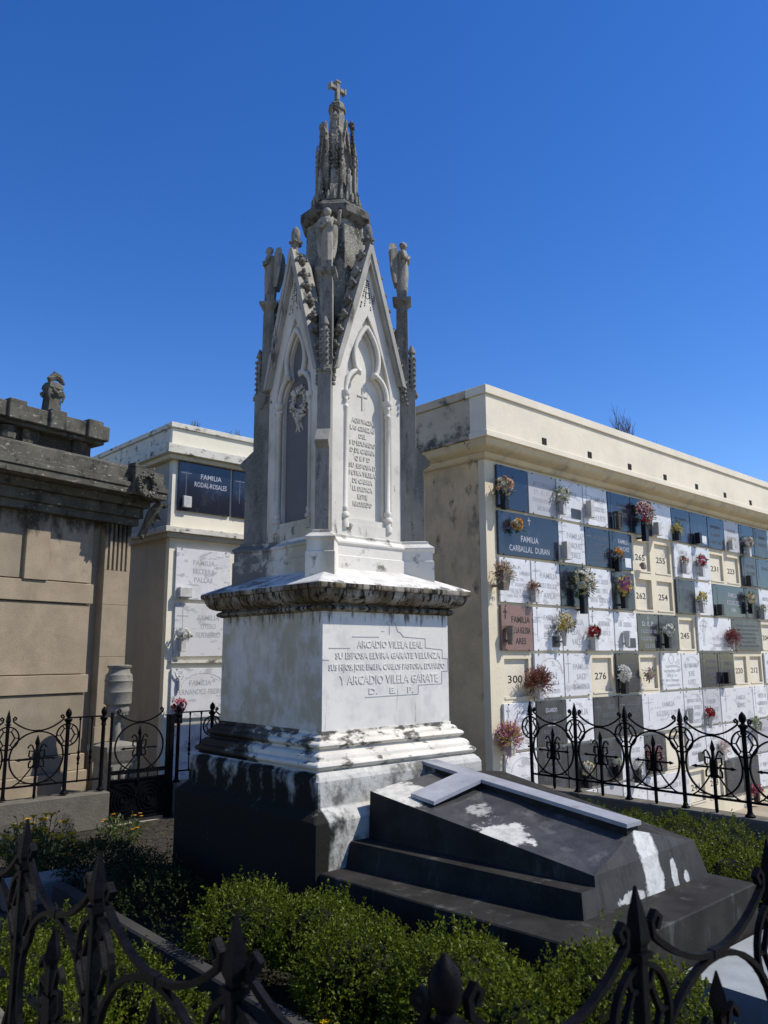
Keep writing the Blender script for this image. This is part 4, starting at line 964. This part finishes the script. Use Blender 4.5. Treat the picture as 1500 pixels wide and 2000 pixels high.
BQ = [(.26,3.98,.15,[PE,CR],'black','peach and cream bouquet in a dark vase at the top left niche','round',.10),
(1.73,4.06,.13,[GW,WH],'white','tall pale green and white bouquet in a white vase, top row','round',.07),
(4.12,4.03,.20,[WH,RD],'black','large bouquet of white lilies and dark red flowers, top row','lily',.12),
(5.41,3.95,.09,[GW,YE],'black','small yellow-green sprig in a black vase, top row','dry',.07),
(7.72,3.93,.045,[CR],'white','tiny sprig in a white box vase, top row towards the right','dry',.06),
(8.49,3.94,.13,[PP,WH],'white','pinkish white bouquet in a pale vase, top row at the right','round',.08),
(.55,3.45,.10,[CR,OR],None,'cream and orange flower cluster on the CARBALLAL plaque','round',.07),
(3.26,3.24,.10,[OR,DB],'black','orange-brown bunch on the SANCHEZ plaque','round',.07),
(5.62,3.33,.07,[RD,WH],'white','small white and dark red flowers in a white vase, second row','round',.07),
(6.26,3.37,.12,[PK,RD],'white','pink and red bouquet in a white vase, second row','round',.08),
(.10,2.80,.13,[DB,CR],'planter','dry reeds in a large brown planter at the left end, third row','dry',.16),
(.93,2.62,.09,[DB],'white','thin dry grass in a white vase, third row','dry',.07),
(2.10,2.72,.21,[WH,CR],'black','very large white bouquet with dark leaves, third row','round',.12),
(3.34,2.71,.17,[PK,PU,YE],'black','big pink and purple bouquet, third row','round',.10),
(6.16,2.66,.11,[YE,CR],'white','yellow bouquet in a white vase, third row','round',.08),
(8.37,2.74,.13,[WH,YE],'black','white bouquet with yellow flowers below, third row at the right','round',.08),
(8.99,2.56,.07,[CR],'white','small cream bunch in a white vase, third row right edge','round',.07),
(1.58,2.08,.16,[CR,YE],'cone','tall bouquet of white and yellow daisies, fourth row','round',.10),
(2.41,1.95,.11,[RD,RD],'white','bright red bouquet in a white vase, fourth row','round',.08),
(4.73,2.02,.13,[WH,WH],'black','white bouquet in a black vase, fourth row','round',.09),
(7.33,2.02,.15,[DR,DR],'cone','dried dark red bunch on the wheel-cross plaque, fourth row','dry',.09),
(.90,1.34,.17,[DB,DB,DR],'white','dried reddish brown bunch beside niche 300, fifth row','dry',.10),
(3.23,1.28,.12,[WH],'black','white lilies in a black vase, fifth row','lily',.08),
(4.06,1.27,.10,[PP,CR],None,'dried pale pink and cream bunch on bare plaster, fifth row','round',.06),
(.22,.62,.16,[PU,PK,YE],'white','purple, pink and yellow bouquet at the left end, sixth row','dry',.10),
(6.16,.53,.10,[RD],'cone','single round bunch of red roses, sixth row','round',.07),
(8.11,.22,.14,[WH,GW],'white','green and white bunch right of the ball-topped post, sixth row','round',.08),
(2.05,-.07,.10,[CR,WH],'black','cream roses seen through the second fence ring','round',.07),
(3.49,-.16,.09,[WH],'black','white roses seen through the third fence ring','round',.07),
(4.04,.03,.14,[DR,PP],'black','dried red and pink bunch behind the third fence ring','dry',.08),
(6.60,-.06,.11,[PP,WH],'white','pale pink and white bunch behind the fourth fence ring','dry',.07),
(2.91,-.05,.07,[WH,GW],'black','small white and green bunch beside the third fence post','round',.06),
(7.9,-.98,.12,[DR,PK],'black','dried pink bunch low behind the last fence ring','dry',.07),
(.72,-.45,.09,[WH,YE],'black','white and yellow flowers low behind the first fence ring','round',.07)]
for i, (x, z, r_, cols, vase, label, style, y) in enumerate(BQ):
    fo = {'dry':0 if cols[0] != GW else .3,'lily':.6}.get(style, .55)
    if 'very large' in label or 'with dark leaves' in label: fo = 1.1
    bouquet(CO, YB, x, z, r_, cols, vase, label, 100+i, style, y, fo, drop=(.17 if r_ < .2 else .26) if vase else 0, vs=1.0)
def vase_only(x, z, h, m_, label, shape='box', y=.075):
    p = CO + bu*x + bv*(-.04-y); V = MB()
    if shape == 'box': V.bbox(-.055,.055,-.05,.05,0,h,.006); V.box(-.075,.075,-.06,y-.002,-.02,-.001)
    elif shape == 'lantern':
        V.box(-.06,.06,-.05,.05,0,.02); V.box(-.06,.06,-.05,.05,h-.03,h)
        for sx in (-1,1):
            for sy in (-1,1): V.box(sx*.052-.008,sx*.052+.008,sy*.042-.008,sy*.042+.008,.021,h-.031)
        V.box(-.03,.03,-.03,.03,.022,h-.06)
    else: V.lathe([(.035,0),(.04,.01),(.05,h*.6),(.062,h),(.05,h),(.03,.02)], n=10); V.box(-.02,.02,.03,y+.03,.04,.07)
    o = V.obj('wall_vase', m_); o.location = (p.x, p.y, z); o.rotation_euler.z = YB; tag(o, label, 'vase', 'empty vases on the niche wall')
vase_only(2.50,3.80,.26,M['vase_w'],'empty white block vase on the top row plaque lettered FAMILIA')
vase_only(1.77,3.06,.26,M['vase_w'],'empty white block vase on the MARQUEZ plaque')
vase_only(6.24,3.71,.20,M['vase_k'],'black block vase below the white notice, top row')
vase_only(6.95,2.36,.20,M['vase_k'],'black block vase on the RODRIGUEZ RAMA plaque')
vase_only(4.66,3.72,.22,M['vase_w'],'small white vase on the plain white plaque, top row')
vase_only(.32,1.74,.26,M['vase_b'],'brown tapering vase on the reddish granite plaque','cone')
vase_only(3.40,1.72,.26,M['vase_w'],'grey cone vase on the plaque with the photo square, fourth row','cone')
vase_only(5.42,.38,.26,M['vase_w'],'pale empty cone vase left of the red roses','cone')
vase_only(3.33,3.68,.30,M['stud'],'small bronze lantern on a black plaque, top row','lantern')
vase_only(7.0,1.05,.20,M['vase_k'],'black block vase left of niche 220')
vase_only(8.42,3.02,.20,M['vase_k'],'black block vase at the foot of the cross plaque, second row')
# dried bracket on niche 265
o_ = MB()
for i in range(10): o_.ball((prng.uniform(-.05,.05), -.03+prng.uniform(-.02,.02), prng.uniform(-.05,.05)), .045, 7, sz=.8)
o = o_.obj('dried_wreath', M['urn'], smooth=60); p = CO + bu*4.13 + bv*(-.04); o.location = (p.x, p.y, 3.12); o.rotation_euler.z = YB; tag(o, 'small dried clump hung below the painted number 265', 'wreath')

# ------------------------------------------------------------------ second building (left, niches of white plaques)
P2 = Vector((-3.697, 13.5, 0))
b2 = empty('burial_niche_block', (P2.x, P2.y, -.45), YB, 'two-tier pale cream burial block with grimy cornice, seen left of the monument', 'building')
def b2o(mb, name, m, **k): mb.xf(Matrix.Translation((0,0,.45))); return mb.obj(name, m, b2, **k)
mb = MB(); mb.box(0,7,0,.12,-.45,5.1); b2o(mb, 'front_wall', M['b2'])
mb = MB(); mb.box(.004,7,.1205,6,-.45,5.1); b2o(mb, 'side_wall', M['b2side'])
def band(name, o0, z0, z1, mf, ms):
    m1 = MB(); m1.bbox(-o0,7,-o0,.0,z0,z1,.006); b2o(m1, name, mf)
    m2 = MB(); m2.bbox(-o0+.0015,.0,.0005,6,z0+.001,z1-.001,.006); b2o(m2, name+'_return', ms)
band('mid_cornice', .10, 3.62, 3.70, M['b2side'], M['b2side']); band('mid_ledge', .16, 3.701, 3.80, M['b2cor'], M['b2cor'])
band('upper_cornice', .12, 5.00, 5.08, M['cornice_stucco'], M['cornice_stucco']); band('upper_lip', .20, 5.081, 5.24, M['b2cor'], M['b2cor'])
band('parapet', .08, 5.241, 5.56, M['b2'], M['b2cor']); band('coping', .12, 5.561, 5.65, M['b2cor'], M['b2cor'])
mb = MB(); mb.box(.0,7,.0,6,5.11,5.55); b2o(mb, 'flat_roof', M['b2side'])
mb = MB(); mb.box(.10,1.28,-.06,-.001,1.49,1.545); b2o(mb, 'shelf', M['b2cor'])
b2g = 'plaques of the pale burial block'
for x0, x1, z0, z1, tone, lines, cross, lab in (
 (.10,1.15,4.11,5.0,'K',['FAMILIA','RODAL-ROSALES'],'l','wide black granite plaque lettered RODAL-ROSALES under the cornice of the pale block'),
 (1.20,2.25,4.11,5.0,'K',['#'],'l','black plaque with a white notice, right of the RODAL-ROSALES plaque'),
 (.12,1.20,2.57,3.45,'W',['FAMILIA','BECERRA','PALLAS'],0,'white plaque lettered FAMILIA BECERRA PALLAS on the pale block'),
 (.14,1.21,1.60,2.50,'W',['FAMILIA','OTERO','FERREIRO'],'l','white plaque lettered FAMILIA OTERO FERREIRO with a thin cross'),
 (.12,1.22,.57,1.40,'W',['FAMILIA','FERNANDEZ-FREIRE'],'a','white plaque lettered FERNANDEZ-FREIRE below the shelf'),
 (.13,1.23,-.42,.46,'W',['FAMILIA','#'],0,'white plaque lowest on the pale block, behind the fence balusters')):
    plaque(P2, x0, x1, z0, z1, tone, lines, cross, lab, b2g)
bouquet(P2, YB, .26, 1.98, .12, [WH, WH], 'white', 'white flowers in a small vase on the OTERO plaque', 301, 'round', .08, .2, None, bu_=bu, bv_=bv)
bouquet(P2, YB, .24, .80, .12, [PK, RD], 'black', 'pink and red flowers on the FERNANDEZ plaque above the fence post', 302, 'round', .08, .2, None)
def block_at(x, z, w, h, d, m_, label, name='wall_vase', cat='vase'):
    p = P2 + bu*x + bv*(-.045-d/2); mb = MB(); mb.bbox(-w/2,w/2,-d/2,d/2,0,h,.008); o = mb.obj(name, m_); o.location = (p.x, p.y, z); o.rotation_euler.z = YB; tag(o, label, cat)
block_at(.28,2.60,.24,.17,.10,M['vase_w'],'wide white marble flower box on the BECERRA plaque')
block_at(.26,4.17,.16,.20,.06,M['vase_w'],'small framed white lantern box on the RODAL-ROSALES plaque','wall_lantern','lantern')
# crucifix-like figure relief on the Fernandez plaque
mb = MB(); mb.tube([(0,-.03,0),(0,-.03,.12),(0,-.03,.2)],[.02,.028,.02],8); mb.ball((0,-.035,.245),.022,8); mb.tube([(-.0,-.03,.19),(-.06,-.03,.25),(-.09,-.03,.32)],[.014,.012,.008],6); mb.tube([(0,-.03,.19),(.05,-.03,.2),(.07,-.04,.25)],[.014,.012,.008],6)
o = mb.obj('figurine', M['vase_w'], smooth=60); p = P2+bu*.25+bv*-.045; o.location=(p.x,p.y,1.03); o.rotation_euler.z=YB; tag(o,'small white praying figurine fixed above the pink flowers','figurine')
# roof weeds
mb = MB(); r3 = random.Random(8)
for i in range(40):
    x = r3.choice([.35,.45,1.1,1.3]) + r3.uniform(-.05,.05); mb.tube([(x,0,0),(x+r3.uniform(-.05,.05),r3.uniform(-.03,.03),r3.uniform(.05,.16))], .004, 3)
o = mb.obj('roof_weed', M['grass']); o.location = (P2.x, P2.y, 5.65); o.rotation_euler.z = YB; tag(o, 'little weeds sprouting from the coping of the pale block', 'plant')

# ------------------------------------------------------------------ mausoleum at the left
YM = R(55); mu = Vector((math.cos(YM), math.sin(YM), 0)); mv = Vector((-math.sin(YM), math.cos(YM), 0))
P3 = Vector((-4.001, 12.3, 0))
ma = empty('mausoleum', (P3.x, P3.y, -.45), YM, 'brown sandstone mausoleum with blackened cornice, corner wreath and attic at the left', 'mausoleum')
def mo(mb, name, m, **k): mb.xf(Matrix.Translation((0,0,.45))); return mb.obj(name, m, ma, **k)
mb = MB(); mb.box(-6,-.02,.14,4,-.45,4.3); mo(mb, 'wall', M['sand'])
mb = MB()   # ashlar courses with joints
for (z0, z1, xs) in ((.25,1.085,[-6,-3.2,-.62]),(1.36,2.36,[-6,-2.6,-.62]),(2.68,3.75,[-6,-1.36,-.62])):
    for a, b in zip(xs, xs[1:]):
        mb.cur = (len(mb.v)//32) % 3; mb.bbox(a+.004,b-.004,.03,.1395,z0,z1,.006)
mo(mb, 'ashlar_panel', [M['sand'], M['sand_b'], M['sand_c']])
mb = MB()
for z0, z1, o_ in ((-.45,.02,.16),(.02,.24,.08),(1.09,1.35,.06),(2.37,2.665,.06)):
    mb.bbox(-6,-.585,-o_+.06,.139,z0+.001,z1-.001,.008)
mo(mb, 'string_course', M['sand'])
for xa, xb in ((-1.72,-1.36),(-3.3,-2.9)):
    mb = MB(); mb.bbox(xa,xb,-.03,.1395,2.666,3.78,.006); mo(mb, 'pilaster', M['sand'])
mb = MB()
xs = [-.44,-.40]; 
for i in range(5): xs += [-.385+.075*i, -.345+.075*i]
xs.append(.02)
# fluted corner pier as prisms between grooves
mb.box(-.44,.02,.03,.5,-.45,4.1)
ed = [-.44] + [v_ for i in range(5) for v_ in (-.395+.078*i, -.355+.078*i)] + [.02]
for i in range(0, len(ed), 2): mb.box(ed[i], ed[i+1], -.02, .0295, 2.90, 3.62)
mb.bbox(-.44,.02,-.02,.0295,2.38,2.897,.004); mb.bbox(-.44,.02,-.02,.0295,1.6,2.377,.004); mb.bbox(-.44,.02,-.02,.0295,.6,1.597,.004); mb.bbox(-.47,.05,-.05,.0295,-.45,.597,.004); mb.bbox(-.44,.02,-.02,.0295,3.622,4.05,.004)
mo(mb, 'fluted_pier', M['sand'])
# cornice layers
mb = MB()
for o_, z0, z1 in ((.10,3.62,3.74),(.16,3.74,3.90),(.26,3.90,4.02),(.50,4.02,4.12),(.52,4.121,4.20),(.48,4.201,4.26),(.44,4.261,4.44)):
    mb.bbox(-6,.04+o_*.5,-o_,.6,z0,z1-.001,.008)
mo(mb, 'cornice', M['sand_dk'])
mb = MB(); mb.loft([[(-6,-.43,4.44),(.24,-.43,4.44),(.24,.6,4.44),(-6,.6,4.44)],[(-6,-.02,4.58),(.0,-.02,4.58),(.0,.6,4.58),(-6,.6,4.58)]]); mo(mb, 'cornice_slope', M['sand_dk'])
mb = MB(); mb.bbox(-.39,-.03,-.58,-.40,4.02,4.44,.01); mb.prism([(-.40,4.441),(-.02,4.441),(-.03,4.49),(-.14,4.45),(-.28,4.45),(-.39,4.50)], -.58,-.40); mo(mb, 'wreath_block', M['sand_dk'])
mb = MB(); r4 = random.Random(9)
for i in range(30):
    t = 2*PI*i/30
    for j in range(4): rad = .145+r4.uniform(-.036,.036); mb.ball((-.20+rad*math.cos(t), -.63-r4.uniform(0,.03), 4.18+rad*1.1*math.sin(t)), r4.uniform(.018,.028), 6)
mb.tube([(-.20+.145*math.cos(t),-.61,4.18+.16*math.sin(t)) for t in [2*PI*i/24 for i in range(25)]], .045, 8)
mo(mb, 'corner_wreath', M['sand_dk'], smooth=60)
# leafy bracket under the corner
mb = MB()
mb.tube([(.10,-.10,3.45),(.16,-.18,3.62),(.20,-.26,3.82),(.30,-.34,4.0)], [.03,.06,.08,.06], 7)
for i in range(34): 
    t = r4.random(); c_ = Vector((.10,-.10,3.45)).lerp(Vector((.32,-.36,4.0)), t); mb.add(leaf_quad(c_, (rdir(r4)+Vector((.5,0,-.4))).normalized(), rdir(r4), r4.uniform(.08,.17), .06), [(0,1,2,3)])
mo(mb, 'leafy_bracket', M['sand_dk'])
# attic
mb = MB(); mb.box(-6,-.62,.25,3,4.55,5.0)
mo(mb, 'attic_wall', M['sand'])
for x in (-.80,-1.62,-2.35,-3.2):
    mb = MB(); mb.bbox(x-.16,x+.10,.18,.2495,4.56,4.95,.01); mo(mb, 'attic_pier', M['sand'])
mb = MB(); mb.bbox(-6,-.45,.02,1.0,4.90,5.13,.012); mb.bbox(-6,-.5,.08,1.0,4.84,4.899,.008); mo(mb, 'attic_cornice', M['sand_dk'])
for x in (-.72,-1.35,-1.98,-2.7,-3.4):
    mb = MB(); mb.bbox(x-.14,x+.12,-.03,.3,4.88,5.17,.012); mo(mb, 'attic_block', M['sand_dk'])
mb = MB(); mb.lathe([(.10,0),(.12,.02),(.13,.10),(.09,.13),(.11,.16),(.10,.2)], (-2.0,.22,4.62), 10); mo(mb, 'attic_boss', M['sand_dk'])
# draped urn acroterion
q = math.sqrt(2); mb = MB(); c_ = (-1.62,.25,0)
mb.lathe([(.22*q,5.13),(.22*q,5.18),(.17*q,5.20),(.15*q,5.24),(.135*q,5.48),(.18*q,5.52),(.19*q,5.58),(.14*q,5.62),(.17*q,5.66),(.16*q,5.72),(.12*q,5.78)], c_, 4, ph=PI/4)
mb.tube([(-1.66,.22,5.74),(-1.72,.2,5.83),(-1.62,.2,5.92),(-1.50,.2,5.90),(-1.42,.2,5.83),(-1.36,.2,5.80)], [.06,.08,.09,.075,.05,.02], 8)
for s in (-1,1): mb.tube([(-1.62+s*.16,.1,5.62),(-1.62+s*.19,.08,5.52),(-1.62+s*.15,.08,5.40)], [.03,.035,.02], 6)
mb.tube([(-1.72,.06,5.62),(-1.62,.04,5.55),(-1.52,.06,5.62)], .03, 6)
mb.xf(Matrix.Translation((-1.33,.25,5.13)) @ Matrix.Diagonal((.66,.66,.80,1)) @ Matrix.Translation((1.62,-.25,-5.13))); mo(mb, 'urn_acroterion', M['sand_dk'], smooth=35)

# urn on a pedestal between the mausoleum and the pale block
up = empty('stone_urn', (-3.72, 11.3, -.45), R(48), 'stone urn on a tall carved pedestal between mausoleum and pale block', 'urn')
mb = MB(); mb.lathe([(.05,.90),(.045,.98),(.07,1.05),(.055,1.10),(.06,1.20),(.10,1.23),(.15,1.28),(.165,1.33),(.15,1.37),(.155,1.39),(.185,1.41),(.185,1.56),(.192,1.57),(.185,1.58),(.185,1.70),(.195,1.72),(.185,1.74),(.18,1.80),(.15,1.83),(.14,1.88),(.165,1.91),(.165,1.93),(.12,1.94)], n=24)
for i in range(14):
    t = 2*PI*i/14; mb.ball((.125*math.cos(t), .125*math.sin(t), 1.28), .032, 6, sz=1.5)
mb.obj('urn_body', M['urn'], up, smooth=40)
q = math.sqrt(2); mb = MB(); mb.lathe([(.27*q,0),(.27*q,.12),(.23*q,.15),(.20*q,.18),(.20*q,.62),(.22*q,.66),(.27*q,.80),(.27*q,.86),(.12*q,.90)], n=4, ph=PI/4)
for s in (-.14,0,.14): mb.tube([(s,-.21,.22),(s,-.22,.45),(s,-.215,.60)], [.02,.035,.015], 6)
mb.obj('pedestal', M['urn'], up)

# bare tree tip behind the columbarium
tr = empty('bare_tree', (6.5, 20, -1.1), 0, 'bare reddish twigs of a tree showing above the columbarium parapet', 'tree')
T_ = MB(); B_ = MB(); r5 = random.Random(2)
T_.tube([(0,0,0),(.05,0,3),(0,0,6),(.0,0,7.4)], [.14,.11,.07,.04], 8)
def branch(p, d, l, r_, n):
    q_ = p + d*l; B_.tube([p, (p+q_)/2+rdir(r5)*l*.05, q_], [r_, r_*.8, r_*.55], 4, False)
    if n:
        for i in range(4): branch(p.lerp(q_, r5.uniform(.3,1)), (d+rdir(r5)*.38+Vector((0,0,.3))).normalized(), l*r5.uniform(.55,.8), r_*.55, n-1)
for i in range(9): branch(Vector((r5.uniform(-.05,.05),0,r5.uniform(5.2,7.5))), (Vector((r5.uniform(-.5,.5), r5.uniform(-.4,.4), 1))).normalized(), r5.uniform(.7,1.0), .03, 3)
T_.obj('trunk', M['twig'], tr); B_.obj('twigs', M['twig'], tr)

# ------------------------------------------------------------------ light, sky, camera
w = bpy.data.worlds.new('World'); sc.world = w; w.use_nodes = True; nt = w.node_tree
sky = nt.nodes.new('ShaderNodeTexSky'); sky.sky_type = 'NISHITA'; sky.sun_disc = False
SUN_EL = 50.; SUN_AZ = -1.5       # azimuth measured from +x towards +y
sky.sun_elevation = R(SUN_EL); sky.sun_rotation = R(90-SUN_AZ); sky.altitude = 300; sky.air_density = 1.0; sky.dust_density = .1; sky.ozone_density = 3.2
bg = nt.nodes['Background']; hs = nt.nodes.new('ShaderNodeHueSaturation'); hs.inputs['Hue'].default_value = .5145; hs.inputs['Saturation'].default_value = 1.32; hs.inputs['Value'].default_value = 1.58
nt.links.new(sky.outputs[0], hs.inputs['Color']); nt.links.new(hs.outputs[0], bg.inputs[0]); bg.inputs[1].default_value = .095
sl = bpy.data.lights.new('sun', 'SUN'); sl.energy = 4.7; sl.angle = R(.5); sl.color = (1, .945, .86)
so = bpy.data.objects.new('sun', sl); col.objects.link(so)
d = Vector((math.cos(R(SUN_EL))*math.cos(R(SUN_AZ)), math.cos(R(SUN_EL))*math.sin(R(SUN_AZ)), math.sin(R(SUN_EL))))
so.rotation_euler = d.to_track_quat('Z', 'Y').to_euler(); so.location = d*30
cam = bpy.data.cameras.new('camera'); co = bpy.data.objects.new('camera', cam); col.objects.link(co)
PIT = R(10.28); ROL = R(-.28)
fw = Vector((0, math.cos(PIT), math.sin(PIT))); u0 = Vector((0, -math.sin(PIT), math.cos(PIT))); r0 = Vector((1, 0, 0))
rt = r0*math.cos(ROL) + u0*math.sin(ROL); upv = -r0*math.sin(ROL) + u0*math.cos(ROL)
m4 = Matrix((( rt.x, upv.x, -fw.x, 0), (rt.y, upv.y, -fw.y, 0), (rt.z, upv.z, -fw.z, 1.6), (0,0,0,1)))
co.matrix_world = m4
cam.sensor_fit = 'VERTICAL'; cam.sensor_height = 36; cam.lens = 36*1545/2000; cam.clip_start = .05; cam.clip_end = 2000
cam.dof.use_dof = True; cam.dof.focus_distance = 8.0; cam.dof.aperture_fstop = 4.5
sc.camera = co
sc.render.resolution_x = 768; sc.render.resolution_y = 1024
sc.view_settings.view_transform = 'Standard'; sc.view_settings.look = 'None'; sc.view_settings.exposure = .15; sc.view_settings.gamma = 1
